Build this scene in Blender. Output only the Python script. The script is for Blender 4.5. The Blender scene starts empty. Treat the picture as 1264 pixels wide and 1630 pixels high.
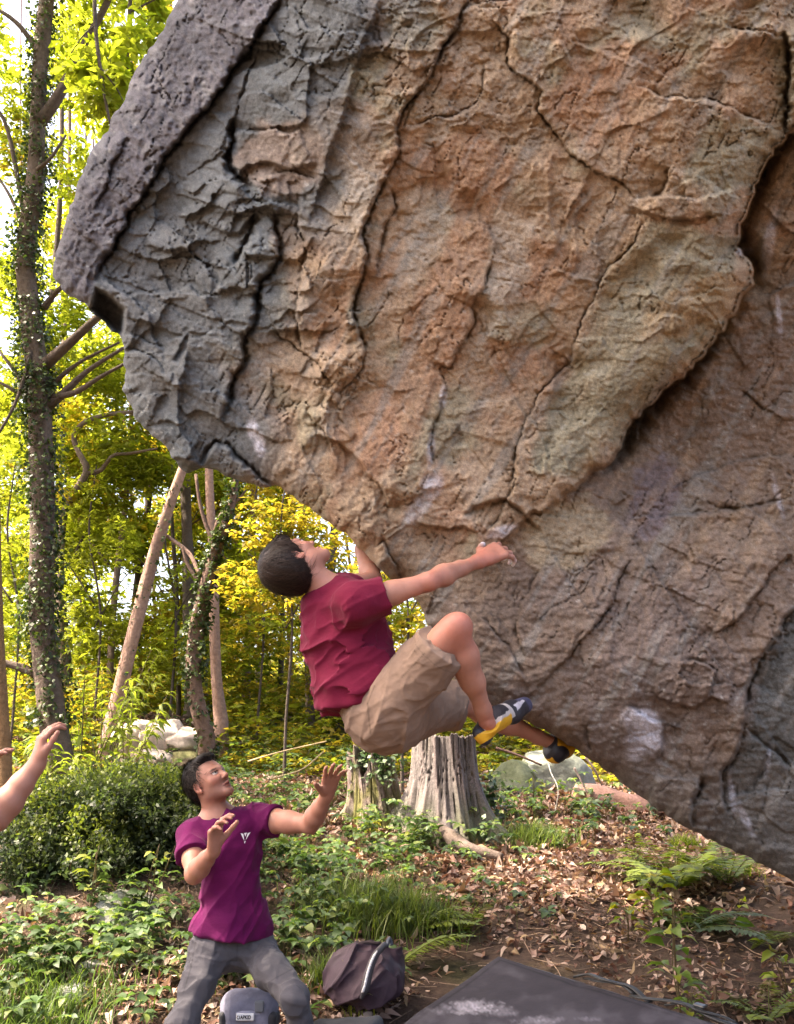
import bpy, math, random
import numpy as np
from mathutils import Vector, Matrix

SC = bpy.context.scene
COL = SC.collection
# ---------------------------------------------------------------- camera, sky, sun, exposure
TH = math.radians(15.5)          # camera looks up by this much
FPX = 1500.0                     # focal length in pixels of the 1264x1630 photograph
EYE = np.array([0.0, 0.0, 1.5])
cam_d = bpy.data.cameras.new('camera')
cam = bpy.data.objects.new('camera', cam_d)
COL.objects.link(cam)
cam.location = EYE
cam.rotation_euler = (math.pi / 2 + TH, 0, 0)
cam_d.sensor_fit = 'VERTICAL'
cam_d.sensor_height = 24
cam_d.lens = FPX / 1630 * 24
cam_d.clip_start = 0.05
cam_d.clip_end = 2000
SC.camera = cam

SUN_DIR = Vector((-0.55, -0.06, 0.84)).normalized()    # towards the sun
w = bpy.data.worlds.new('World')
SC.world = w
w.use_nodes = True
nt = w.node_tree
bg = nt.nodes['Background']
sky = nt.nodes.new('ShaderNodeTexSky')
sky.sky_type = 'NISHITA'
sky.sun_disc = False
sky.sun_elevation = math.asin(SUN_DIR.z)
sky.sun_rotation = math.atan2(SUN_DIR.x, SUN_DIR.y)
sky.air_density = 1.0
sky.dust_density = 7.0
sky.ozone_density = 0.6
nt.links.new(sky.outputs[0], bg.inputs[0])
bg.inputs[1].default_value = 0.15
sd = bpy.data.lights.new('sun', 'SUN')
sd.energy = 3.3
sd.angle = math.radians(0.6)
sd.color = (1.0, 0.90, 0.74)
sun = bpy.data.objects.new('sun', sd)
COL.objects.link(sun)
sun.rotation_euler = SUN_DIR.to_track_quat('Z', 'Y').to_euler()
sun.location = (0, 0, 12)
SC.view_settings.view_transform = 'Standard'
SC.view_settings.look = 'None'
SC.view_settings.exposure = 2.6
SC.view_settings.gamma = 1
SC.view_settings.use_white_balance = True
SC.view_settings.white_balance_temperature = 7000
SC.view_settings.white_balance_tint = 14
SC.render.engine = 'CYCLES'
SC.cycles.use_denoising = True
SC.cycles.max_bounces = 7
SC.cycles.diffuse_bounces = 4
SC.cycles.transmission_bounces = 4
SC.cycles.glossy_bounces = 2
SC.cycles.sample_clamp_indirect = 6
SC.cycles.caustics_reflective = False
SC.cycles.caustics_refractive = False

ct, st = math.cos(TH), math.sin(TH)
def P(px, py, y):
    """world point seen at photograph pixel (px,py) at horizontal distance y"""
    a = (np.asarray(px, float) - 632) / FPX
    b = (815 - np.asarray(py, float)) / FPX
    t = np.asarray(y, float) / (ct - b * st)
    return np.stack([a * t + EYE[0], np.broadcast_to(np.asarray(y, float), np.shape(t)), (st + b * ct) * t + EYE[2]], -1)
def S(y):
    """photo pixels per metre near distance y"""
    return FPX / (y * 0.985)

# ---------------------------------------------------------------- tags
def tag(o, label=None, cat=None, group=None, kind=None):
    if label: o['label'] = label
    if cat: o['category'] = cat
    if group: o['group'] = group
    if kind: o['kind'] = kind
    return o
def empty(name, loc=(0, 0, 0), **k):
    o = bpy.data.objects.new(name, None)
    o.empty_display_size = 0.1
    o.location = loc
    COL.objects.link(o)
    return tag(o, **k)
def mk(name, V, F, mat, parent=None, col=None, smooth=True, loc=None, **k):
    """one mesh object; V in world coordinates, moved to sit relative to its parent / origin"""
    V = np.asarray(V, float).reshape(-1, 3)
    if parent is not None:
        org = np.array(parent['org']) if 'org' in parent else np.array(parent.location)
        V = V - org
    elif loc is not None:
        V = V - np.asarray(loc, float)
    me = bpy.data.meshes.new(name)
    if isinstance(F, np.ndarray): Fs = [F]
    else: Fs = [np.asarray(f) for f in F] if (len(F) and isinstance(F[0], np.ndarray) and F[0].ndim == 2) else None
    if Fs is None:
        me.from_pydata(V.tolist(), [], [list(f) for f in F])
    else:
        me.vertices.add(len(V)); me.vertices.foreach_set('co', V.astype(np.float32).ravel())
        nl = sum(f.size for f in Fs); npoly = sum(len(f) for f in Fs)
        me.loops.add(nl); me.polygons.add(npoly)
        me.loops.foreach_set('vertex_index', np.concatenate([f.ravel() for f in Fs]).astype(np.int32))
        tot = np.concatenate([np.full(len(f), f.shape[1]) for f in Fs])
        me.polygons.foreach_set('loop_start', np.concatenate([[0], np.cumsum(tot)[:-1]]).astype(np.int32))
        me.update(calc_edges=True)
    me.polygons.foreach_set('use_smooth', np.full(len(me.polygons), bool(smooth)))
    if col is not None:
        c = np.asarray(col, float)
        if c.ndim == 1: c = np.repeat(c[:, None], 3, 1)
        c = np.hstack([c[:, :3], np.ones((len(c), 1))]).astype(np.float32)
        at = me.color_attributes.new('Col', 'FLOAT_COLOR', 'POINT')
        at.data.foreach_set('color', c.ravel())
    me.validate()
    if mat: me.materials.append(mat)
    o = bpy.data.objects.new(name, me)
    COL.objects.link(o)
    if parent is not None: o.parent = parent
    elif loc is not None: o.location = loc
    if k: tag(o, **k)
    return o
def subpart(name, V, F, mat, parent, **k):
    """child of a child: the parent mesh sits at its root's origin, so give local space explicitly"""
    r = parent
    off = np.zeros(3)
    while r is not None:
        off += np.array(r.location); r = r.parent
    o = mk(name, np.asarray(V, float).reshape(-1, 3) - off, F, mat, None, **k)
    o.parent = parent
    return o
def copy_tree(o, parent=None):
    c = o.copy(); COL.objects.link(c); c.parent = parent
    for ch in [x for x in SC.objects if x.parent == o]: copy_tree(ch, c)
    return c

# ---------------------------------------------------------------- noise (numpy)
def h2(ix, iy, s=0):
    n = (ix.astype(np.int64) * 374761393 + iy.astype(np.int64) * 668265263 + s * 974634777) & 0xffffffff
    n = ((n ^ (n >> 13)) * 1274126177) & 0xffffffff
    n = (n ^ (n >> 16)) & 0xffffff
    return n / float(0xffffff)
def vn(x, y, s=0):
    x0 = np.floor(x); y0 = np.floor(y); fx = x - x0; fy = y - y0
    ux = fx * fx * fx * (fx * (fx * 6 - 15) + 10); uy = fy * fy * fy * (fy * (fy * 6 - 15) + 10)
    def g(i, j):
        a = h2(x0 + i, y0 + j, s) * 6.2831853
        return np.cos(a) * (fx - i) + np.sin(a) * (fy - j)
    a = g(0, 0) * (1 - ux) + g(1, 0) * ux
    b = g(0, 1) * (1 - ux) + g(1, 1) * ux
    return (a * (1 - uy) + b * uy) * 1.4
def fbm(x, y, o=4, s=0, gain=0.5):
    r = 0; a = 1; t = 0
    for i in range(o):
        r = r + a * vn(x, y, s + i * 17); t += a; a *= gain; x = x * 2.03 + 5.1; y = y * 2.03 + 1.7
    return r / t
def ridged(x, y, o=3, s=0):
    r = 0; a = 1; t = 0
    for i in range(o):
        r = r + a * (1 - np.abs(vn(x, y, s + i * 13)) * 2); t += a; a *= 0.5; x = x * 2.1 + 3; y = y * 2.1 + 9
    return r / t
def voro(x, y, s=0, tilt=1.0):
    """random tilted facets: height of the highest tilted plane cell, cell distance gap (F2-F1), cell id value"""
    x0 = np.floor(x); y0 = np.floor(y)
    f1 = np.full(x.shape, 9.0); f2 = np.full(x.shape, 9.0); hh = np.zeros(x.shape); idv = np.zeros(x.shape)
    for i in (-1, 0, 1):
        for j in (-1, 0, 1):
            cx = x0 + i + 0.1 + 0.8 * h2(x0 + i, y0 + j, s); cy = y0 + j + 0.1 + 0.8 * h2(x0 + i, y0 + j, s + 1)
            d = np.hypot(x - cx, y - cy)
            gx = (h2(x0 + i, y0 + j, s + 2) - .5) * 2 * tilt; gy = (h2(x0 + i, y0 + j, s + 3) - .5) * 2 * tilt
            pl = gx * (x - cx) + gy * (y - cy) + h2(x0 + i, y0 + j, s + 4) - .5
            m = d < f1
            f2 = np.where(m, f1, np.minimum(f2, d)); hh = np.where(m, pl, hh)
            idv = np.where(m, h2(x0 + i, y0 + j, s + 5), idv); f1 = np.where(m, d, f1)
    return hh, f2 - f1, idv
def sstep(a, b, x):
    t = np.clip((x - a) / (b - a), 0, 1); return t * t * (3 - 2 * t)
def h3(ix, iy, iz, s=0):
    n = (ix.astype(np.int64) * 374761393 + iy.astype(np.int64) * 668265263 + iz.astype(np.int64) * 2147483647 + s * 974634777) & 0xffffffff
    n = ((n ^ (n >> 13)) * 1274126177) & 0xffffffff
    return ((n ^ (n >> 16)) & 0xffffff) / float(0xffffff)
def n3(p, s=0):
    p0 = np.floor(p); f = p - p0; u = f * f * (3 - 2 * f); r = 0
    for i in (0, 1):
        for j in (0, 1):
            for k in (0, 1):
                wgt = (u[..., 0] if i else 1 - u[..., 0]) * (u[..., 1] if j else 1 - u[..., 1]) * (u[..., 2] if k else 1 - u[..., 2])
                r = r + wgt * h3(p0[..., 0] + i, p0[..., 1] + j, p0[..., 2] + k, s)
    return r * 2 - 1
def f3(p, o=3, s=0):
    r = 0; a = 1; t = 0
    for i in range(o):
        r = r + a * n3(p, s + i * 7); t += a; a *= .5; p = p * 2.03 + 3.3
    return r / t
def inpoly(px, py, poly):
    c = np.zeros(px.shape, bool); n = len(poly)
    for i in range(n):
        x1, y1 = poly[i]; x2, y2 = poly[(i + 1) % n]
        if y1 == y2: continue
        m = ((y1 > py) != (y2 > py)) & (px < (x2 - x1) * (py - y1) / (y2 - y1) + x1)
        c ^= m
    return c
def pl_dist(px, py, pts, closed=False):
    """distance to polyline, signed side (+ = right of travel when y points down), arc parameter 0..1, nearest point"""
    pts = [tuple(p[:2]) for p in pts]
    if closed: pts = pts + [pts[0]]
    best = np.full(px.shape, 1e9); side = np.zeros(px.shape); arc = np.zeros(px.shape)
    nx = np.zeros(px.shape); ny = np.zeros(px.shape)
    L = [math.dist(pts[i], pts[i + 1]) for i in range(len(pts) - 1)]; tot = sum(L); acc = 0
    for i in range(len(pts) - 1):
        (x1, y1), (x2, y2) = pts[i], pts[i + 1]
        dx, dy = x2 - x1, y2 - y1; l2 = dx * dx + dy * dy + 1e-9
        t = np.clip(((px - x1) * dx + (py - y1) * dy) / l2, 0, 1)
        qx = x1 + t * dx; qy = y1 + t * dy
        d = np.hypot(px - qx, py - qy); m = d < best
        best = np.where(m, d, best)
        cr = dx * (py - y1) - dy * (px - x1)
        side = np.where(m, np.sign(cr), side); arc = np.where(m, (acc + t * L[i]) / tot, arc)
        nx = np.where(m, qx, nx); ny = np.where(m, qy, ny); acc += L[i]
    return best, side, arc, nx, ny
def rough_line(pts, amp, seed, step=9, closed=False):
    """subdivide a polyline and jitter it so that nothing reads as a ruled line"""
    r = random.Random(seed); out = []
    n = len(pts)
    for i in range(n if closed else n - 1):
        (x1, y1), (x2, y2) = pts[i][:2], pts[(i + 1) % n][:2]
        L = math.dist((x1, y1), (x2, y2)); k = max(1, int(L / step))
        for j in range(k):
            t = j / k; a = amp * r.uniform(-1, 1) * (0.35 if j == 0 else 1)
            ox, oy = (-(y2 - y1) / (L + 1e-6) * a, (x2 - x1) / (L + 1e-6) * a)
            out.append((x1 + (x2 - x1) * t + ox, y1 + (y2 - y1) * t + oy))
    if not closed: out.append(tuple(pts[-1][:2]))
    return out

# ---------------------------------------------------------------- materials
def mat(name, base=(.5, .5, .5), rough=0.8, spec=0.3, attr=False, noise=None, bump=None, sheen=0, transl=None, sss=0, metal=0, mul=1.0, voron=None):
    """noise=(scale, strength of the value variation, detail), bump=(scale, distance in m, detail)"""
    m = bpy.data.materials.new(name); m.use_nodes = True
    N = m.node_tree.nodes; Lk = m.node_tree.links; b = N['Principled BSDF']
    b.inputs['Roughness'].default_value = rough
    b.inputs['Specular IOR Level'].default_value = spec
    b.inputs['Metallic'].default_value = metal
    b.inputs['Base Color'].default_value = (*base, 1)
    src = None
    if attr:
        a = N.new('ShaderNodeAttribute'); a.attribute_name = 'Col'; src = a.outputs['Color']
    else:
        c = N.new('ShaderNodeRGB'); c.outputs[0].default_value = (*base, 1); src = c.outputs[0]
    tc = N.new('ShaderNodeTexCoord')
    if noise:
        n = N.new('ShaderNodeTexNoise'); n.inputs['Scale'].default_value = noise[0]; n.inputs['Detail'].default_value = noise[2] if len(noise) > 2 else 5
        n.inputs['Roughness'].default_value = 0.65
        Lk.new(tc.outputs['Object'], n.inputs['Vector'])
        mr = N.new('ShaderNodeMapRange'); mr.inputs[1].default_value = 0.3; mr.inputs[2].default_value = 0.7
        mr.inputs[3].default_value = 1 - noise[1]; mr.inputs[4].default_value = 1 + noise[1]
        Lk.new(n.outputs[0], mr.inputs[0])
        mx = N.new('ShaderNodeVectorMath'); mx.operation = 'SCALE'
        Lk.new(src, mx.inputs[0]); Lk.new(mr.outputs[0], mx.inputs[3]); src = mx.outputs[0]
    if voron:      # fine grain: (scale, strength)
        n = N.new('ShaderNodeTexNoise'); n.inputs['Scale'].default_value = voron[0]; n.inputs['Detail'].default_value = 3; n.inputs['Roughness'].default_value = .8
        Lk.new(tc.outputs['Object'], n.inputs['Vector'])
        mr = N.new('ShaderNodeMapRange'); mr.inputs[1].default_value = 0.36; mr.inputs[2].default_value = 0.64
        mr.inputs[3].default_value = 1 - voron[1]; mr.inputs[4].default_value = 1 + voron[1]
        Lk.new(n.outputs[0], mr.inputs[0]); mx = N.new('ShaderNodeVectorMath'); mx.operation = 'SCALE'
        Lk.new(src, mx.inputs[0]); Lk.new(mr.outputs[0], mx.inputs[3]); src = mx.outputs[0]
    Lk.new(src, b.inputs['Base Color'])
    if sheen:
        b.inputs['Sheen Weight'].default_value = sheen; b.inputs['Sheen Roughness'].default_value = .5
    if sss:
        b.inputs['Subsurface Weight'].default_value = sss; b.inputs['Subsurface Radius'].default_value = (1, .35, .2)
        b.inputs['Subsurface Scale'].default_value = .012
    if bump:
        last = None
        bl = bump if isinstance(bump, list) else [bump]
        for bb in bl:
            n2 = N.new('ShaderNodeTexNoise'); n2.inputs['Scale'].default_value = bb[0]; n2.inputs['Detail'].default_value = bb[2] if len(bb) > 2 else 4
            n2.inputs['Roughness'].default_value = 0.7
            Lk.new(tc.outputs['Object'], n2.inputs['Vector'])
            bp = N.new('ShaderNodeBump'); bp.inputs['Distance'].default_value = bb[1]; bp.inputs['Strength'].default_value = 1
            Lk.new(n2.outputs[0], bp.inputs['Height'])
            if last: Lk.new(last.outputs[0], bp.inputs['Normal'])
            last = bp
        Lk.new(last.outputs[0], b.inputs['Normal'])
    if transl:
        tr = N.new('ShaderNodeBsdfTranslucent')
        sc2 = N.new('ShaderNodeVectorMath'); sc2.operation = 'MULTIPLY'; sc2.inputs[1].default_value = transl[1]
        Lk.new(src, sc2.inputs[0]); Lk.new(sc2.outputs[0], tr.inputs[0])
        mixs = N.new('ShaderNodeMixShader'); mixs.inputs[0].default_value = transl[0]
        Lk.new(b.outputs[0], mixs.inputs[1]); Lk.new(tr.outputs[0], mixs.inputs[2])
        Lk.new(mixs.outputs[0], N['Material Output'].inputs[0])
    return m
# ================================================================ the boulder
ROCK_OUT = [(283,0),(253,56),(234,86),(213,116),(199,160),(190,172),(177,187),(172,208),(147,238),(132,276),(120,305),(104,354),(95,385),(88,412),(85,440),
 (99,461),(137,484),(152,502),(172,520),(194,538),(197,556),(199,597),(194,620),(210,645),(217,670),(241,694),(257,703),(273,728),(299,754),(322,744),(345,748),
 (366,760),(394,769),(425,776),(438,772),(459,786),(482,802),(508,820),(532,838),(557,856),(579,878),(601,903),(621,922),(640,932),(655,948),(668,960),(678,990),(694,1022),
 (710,1060),(724,1090),(736,1116),(762,1124),(800,1134),(846,1152),(880,1170),(920,1195),(952,1215),(982,1238),(1010,1262),(1042,1286),(1070,1302),(1096,1318),(1122,1334),(1148,1345),
 (1180,1359),(1212,1375),(1255,1398),(1330,1445),(1420,1540),(1520,1700),(1640,1900),(2050,1960),(2300,1500),(2350,700),(2200,0),(1900,-420),(1400,-640),(900,-620),(560,-420),(400,-190),(330,-70)]
DCP = [(283,0,3.55),(85,440,3.85),(200,600,3.95),(300,750,3.98),(450,780,3.88),(600,900,3.86),(668,970,3.95),(724,1090,3.95),(850,1150,3.92),(950,1215,4.05),(1100,1310,4.2),(1264,1395,4.35),
 (420,100,3.3),(300,300,3.62),(400,500,3.66),(600,0,3.05),(600,300,3.32),(560,560,3.58),(640,760,3.72),(800,870,3.84),(740,660,3.66),(900,400,3.36),(900,0,2.95),(1264,0,2.85),(1264,210,3.05),
 (1100,500,3.42),(960,740,3.76),(1100,800,3.86),(1264,500,3.5),(1264,900,3.84),(1000,1060,3.84),(1200,1150,4.0),(850,1000,3.86),(760,1000,3.86),(1640,1900,4.4),(2050,1960,4.3),(2200,0,3.1),(2300,1000,4.0),
 (1264,-400,2.6),(600,-300,2.9),(1900,-400,2.9)]
def tps(pts, X, Y):
    A = np.array(pts); p = A[:, :2] / 1000; v = A[:, 2]; n = len(A)
    def ph(r2): return np.where(r2 > 0, 0.5 * r2 * np.log(r2 + 1e-12), 0)
    K = ph(((p[:, None] - p[None]) ** 2).sum(-1)) + np.eye(n) * 0.002
    Pm = np.hstack([np.ones((n, 1)), p]); M = np.zeros((n + 3, n + 3)); M[:n, :n] = K; M[:n, n:] = Pm; M[n:, :n] = Pm.T
    c = np.linalg.solve(M, np.concatenate([v, np.zeros(3)])); r = c[n] + c[n + 1] * X / 1000 + c[n + 2] * Y / 1000
    for i in range(n): r = r + c[i] * ph((X / 1000 - p[i, 0]) ** 2 + (Y / 1000 - p[i, 1]) ** 2)
    return r
# cracks and steps, traced: (points, groove half width px, groove depth m, step m [+ recesses the right-hand side], falloff px)
CRACKS = [
 ([(456,-20),(437,18),(418,42),(408,62),(395,85),(375,108),(345,150),(318,185),(300,205),(262,250),(235,298),(215,330),(190,375),(178,402),(160,425),(150,447)],4.5,.075,-.075,140),
 ([(300,20),(262,90),(232,140)],1.6,.02,.02,40),([(205,215),(180,260),(170,300),(150,335)],2,.03,-.03,50),([(185,330),(160,360),(125,375)],2,.02,.02,40),([(250,120),(275,160),(262,200)],1.3,.015,.015,30),
 ([(415,60),(405,103),(398,114),(388,142),(377,180),(370,198)],1.8,.02,-.012,40),
 ([(372,188),(369,225),(361,250),(366,268),(385,290),(400,300)],6,.08,-.05,60),
 ([(370,206),(405,209),(440,204),(462,214),(480,205)],2,.01,-.05,45),
 ([(372,287),(395,262),(425,258),(460,272),(504,262)],2,.01,.05,38),
 ([(420,282),(455,272),(505,284)],2,.02,-.03,30),
 ([(407,340),(398,372),(386,398),(372,420)],6,.06,.03,40),
 ([(320,352),(345,366),(380,372),(406,338)],2,.01,.04,40),
 ([(230,390),(262,400),(295,396),(330,420),(360,430)],2.5,.02,.045,40),
 ([(165,440),(205,470),(262,465),(300,452),(320,470),(352,468)],2,.02,-.05,50),
 ([(450,332),(436,343),(443,383),(445,412),(416,449),(409,495),(395,530),(385,581),(366,631),(350,668)],5.5,.07,-.05,80),
 ([(475,310),(470,360),(488,400),(478,450),(470,505),(482,560)],2.5,.03,.03,50),
 ([(752,-10),(716,60),(690,107),(673,140),(643,176),(632,206),(635,242),(622,272),(607,297),(597,318),(577,373),(586,404),(577,444),(566,475),(561,500),(573,530),(581,556),(576,586),(561,606),(536,628)],3.2,.05,-.05,75),
 ([(622,300),(630,330),(612,360),(604,400),(600,440)],2.4,.03,-.03,50),
 ([(604,-5),(585,50),(566,110),(552,166),(538,212),(520,262),(505,310),(492,352)],1.6,.015,-.045,130),
 ([(822,-5),(742,10),(694,95),(658,163),(638,210)],1.8,.02,.02,50),
 ([(600,80),(650,82),(690,84),(735,62)],1.5,.012,.014,40),
 ([(647,203),(694,185),(731,179),(758,163),(768,137),(773,100)],2,.022,-.02,50),
 ([(784,31),(810,63),(810,105),(847,131),(864,146),(855,173),(878,205),(897,231),(926,257),(947,273),(994,294),(1010,317)],2.2,.03,.03,60),
 ([(1012,137),(1057,155),(1104,158),(1146,163),(1188,184),(1246,211)],2.4,.03,-.035,70),
 ([(1066,266),(1062,290),(1050,307),(1036,314)],3.5,.04,.04,40),
 ([(1010,318),(1060,310),(1110,318),(1165,300)],2,.015,-.035,50),
 ([(1005,330),(1045,345),(1100,352),(1150,342)],2.5,.02,.035,45),
 ([(1157,42),(1194,47),(1236,58)],2.2,.025,-.02,40),
 ([(1250,50),(1257,100),(1249,150),(1254,214)],6,.06,.06,80),
 ([(784,415),(773,457),(752,489),(758,515),(737,546),(718,585),(689,578)],2.8,.035,-.04,65),
 ([(742,350),(780,358),(790,390),(784,415)],1.6,.015,-.02,40),
 ([(1031,347),(999,399),(962,436),(936,489),(920,530),(910,573),(878,604),(857,625),(836,667),(826,704),(818,756),(810,790)],2.2,.035,.028,90),
 ([(690,676),(684,709),(688,738)],3,.03,-.03,40),
 ([(700,585),(712,620),(700,655),(690,680)],2,.02,-.02,40),
 ([(1006,824),(1062,817),(1118,815),(1170,812),(1217,803),(1262,790)],3,.035,-.05,90),
 ([(1069,776),(1118,752),(1152,741),(1195,730),(1262,722)],1.8,.025,-.03,60),
 ([(845,1106),(869,1082),(912,1039),(942,1005),(963,979),(981,941),(1005,890)],2.2,.03,.03,70),
 ([(1275,955),(1243,1001),(1221,1035),(1204,1069),(1191,1108),(1187,1142),(1178,1177),(1152,1228),(1150,1258),(1161,1293)],3.5,.05,-.09,120),
 ([(1187,1160),(1225,1190),(1258,1222)],4,.04,-.03,60),
 ([(1225,1190),(1220,1225),(1200,1260),(1172,1262)],2,.02,.02,30),
 ([(1116,1238),(1103,1271),(1101,1316)],4,.05,-.10,45),
 ([(998,1121),(1023,1138),(1058,1150),(1056,1178),(1045,1213)],2,.02,-.05,60),
 ([(933,1155),(936,1175),(943,1195)],3.5,.04,.03,40),
 ([(1082,1050),(1110,1050),(1139,1065),(1134,1090),(1131,1110)],2.5,.03,-.05,50),
 ([(1040,1108),(1075,1120),(1105,1128),(1131,1110),(1160,1120)],2,.02,.04,50),
 ([(1264,880),(1240,900),(1200,950),(1175,990),(1140,1010)],2,.03,-.05,80),
 ([(822,709),(817,777),(806,796),(779,842)],2.2,.03,.03,50),
 ([(740,820),(775,800),(806,796),(830,815),(862,846)],3,.03,.045,50),
 ([(197,530),(227,536),(262,552)],2,.02,-.015,30),([(197,551),(237,566),(262,590)],2,.02,-.015,30),
 ([(262,540),(298,528),(285,560),(276,576)],2,.02,-.03,30),
 ([(207,468),(240,500),(246,540),(262,560)],1.5,.015,-.03,60),
 ([(300,556),(285,640),(292,690),(318,735)],1.8,.015,-.045,90),
 ([(318,740),(330,722),(343,702),(366,708),(404,748),(437,774)],5,.06,-.05,60),
 ([(435,525),(463,545),(490,566),(531,616)],2.2,.025,.025,50),
 ([(432,586),(436,632),(424,668)],1.8,.02,-.02,40),([(490,657),(516,687),(528,725)],1.8,.02,.03,40),
 ([(500,690),(556,720),(600,770),(622,812)],2,.02,.05,80),
 ([(598,872),(612,860),(622,884),(640,932)],2.5,.03,-.03,30),
 ([(662,832),(700,842),(736,838),(760,850)],2,.02,.035,50),
 ([(735,960),(770,985),(812,1030),(838,1080)],2,.02,-.02,60),
 ([(860,905),(830,960),(822,1000),(836,1048)],2.2,.02,.03,60),
 ([(880,560),(905,572),(914,590)],2,.02,.02,30),([(1180,620),(1215,650),(1262,672)],1.6,.018,.015,40),
]
EDGE = [(1275,195),(1251,210),(1220,252),(1199,294),(1188,326),(1175,368),(1167,394),(1194,420),(1196,452),(1173,478),(1152,515),(1131,546),(1099,583),(1062,615),(1020,651),(994,683),(978,720),(968,736),(936,752),(904,780),(873,809),(840,816),(815,846)]

def rock_height(X, Y):
    """offset along the viewing distance (metres, + = recessed)"""
    D = np.zeros(X.shape)
    wx = X + 26 * fbm(X / 90, Y / 90, 3, 5); wy = Y + 26 * fbm(X / 90 + 9, Y / 90, 3, 6)
    # strata direction
    a = math.radians(28); u = wx * math.cos(a) - wy * math.sin(a) * -1; v = -wx * math.sin(a) * -1 - wy * math.cos(a)
    ur = X * math.cos(math.radians(62)) - Y * math.sin(math.radians(62)); vr = X * math.sin(math.radians(62)) + Y * math.cos(math.radians(62))
    grey = sstep(60, -60, X - (600 - 0.36 * Y)) ; slab = sstep(8, -8, (X - (440 - .69 * Y)) )
    lower = sstep(-25, 25, Y - (1700 - 1.0 * X) - 0) * sstep(700, 860, Y + .25 * X - 150)
    low2 = np.clip(sstep(-20, 20, pl_side(X, Y)), 0, 1)
    # broad undulation
    D += 0.05 * fbm(X / 230, Y / 260, 2, 40)
    # big flat facets meeting in creases
    hb, gb, _ = voro((X + 14 * fbm(X / 60, Y / 60, 2, 43)) / 150 + Y / 300, (Y + 14 * fbm(X / 60, Y / 60, 2, 44)) / 120 - X / 260, 31, 1.0); D += .045 * hb * (1 - .5 * slab) * (.35 + .65 * grey)
    hx = X * .97 - Y * .24; hy = Y * .97 + X * .24
    # flaky terraces: stepped noise, warped; leaves thin ledges like a split sandstone
    for sc, k, amp, sd_, ax in ((170, 5, .075, 1, .5), (70, 4, .024, 2, .55), (27, 3, .008, 3, .6)):
        n = (fbm(ur / sc * .45 + fbm(wx / sc / 2, wy / sc / 2, 2, sd_ + 30) * .6, vr / sc + .5 * fbm(wx / sc, wy / sc, 2, sd_ + 50), 3, sd_) if sd_ == 1 else fbm(hx / sc * .42 + .4 * fbm(wx / sc / 2, wy / sc / 2, 2, sd_ + 30), hy / sc * 1.3 + .5 * fbm(X / sc, Y / sc, 3, sd_ + 50), 4, sd_)) * k
        f = n - np.floor(n); t = (np.floor(n) + sstep(0.0, 0.16, f) + 0.25 * (f - .5)) / k
        msk = 1.25 * sstep(0, .3, fbm(X / 120, Y / 120, 2, sd_ + 60)) - .2
        D += amp * t * (0.35 + msk) * (1 - .65 * slab) * (1 - .5 * low2) * (1 - (.75 if sd_ > 1 else .2) * grey)
    # broken facets in the grey area and along the lip
    fx = (X * .8 + Y * .5); fy = (Y * .9 - X * .35)
    jx = X + 7 * fbm(X / 24, Y / 24, 3, 45); jy = Y + 7 * fbm(X / 24, Y / 24, 3, 46); h1, g1, _ = voro((jx * .8 + jy * .45) / 96, (jy * .9 - jx * .3) / 58, 3, 1.3); h2_, g2, _ = voro(jx / 38 + jy / 80, jy / 26, 9, 1.4)
    chaos = np.exp(-(((X - 330) / 120) ** 2 + ((Y - 400) / 95) ** 2)) + .7 * np.exp(-(((X - 500) / 60) ** 2 + ((Y - 520) / 150) ** 2)) + .55 * np.exp(-(((X - 560) / 130) ** 2 + ((Y - 90) / 80) ** 2)) + .5 * np.exp(-(((X - 880) / 80) ** 2 + ((Y - 800) / 36) ** 2)) \
        + .5 * np.exp(-(((X - 1120) / 120) ** 2 + ((Y - 1080) / 70) ** 2)) + .45 * np.exp(-(((X - 1040) / 110) ** 2 + ((Y - 900) / 70) ** 2)) + .35 * np.exp(-(((X - 1090) / 70) ** 2 + ((Y - 330) / 30) ** 2)) + .4 * grey * sstep(500, 600, Y) + .4 * np.exp(-(((X - 420) / 90) ** 2 + ((Y - 290) / 60) ** 2))
    chaos = np.clip(chaos, 0, 1.1)
    c2 = chaos * sstep(-.2, .25, fbm(X / 70, Y / 70, 2, 47)); chaos = np.maximum(chaos, .35 * grey * (1 - slab)); D += chaos * .070 * h1 + c2 * .026 * h2_ + .006 * h2_ * (1 - slab) * (1 - low2)
    # pocked slab, coarse grain
    D += slab * (.016 * ridged(ur / 40, vr / 20, 3, 70) + .012 * fbm(X / 9, Y / 9, 3, 71))
    D += low2 * (.014 * ridged(X / 60, Y / 26, 3, 80) + .006 * fbm(X / 9, Y / 8, 3, 81))
    D += .0065 * fbm(ur / 13, vr / 6, 3, 90) + .0045 * fbm(X / 6, Y / 5, 2, 91)
    # little random crack network
    r = np.abs(fbm(ur / 120 + .25 * fbm(X / 30, Y / 30, 2, 96), vr / 48, 3, 95)); D += .016 * np.exp(-(r / .012) ** 2) * sstep(.0, .3, fbm(X / 150, Y / 150, 2, 97) + .15)
    return D
def pl_side(X, Y):
    d, s, _, _, _ = EDGE_D
    return -s * d if False else s * d * EDGE_SGN
EDGE_D = None; EDGE_SGN = 1

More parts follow.
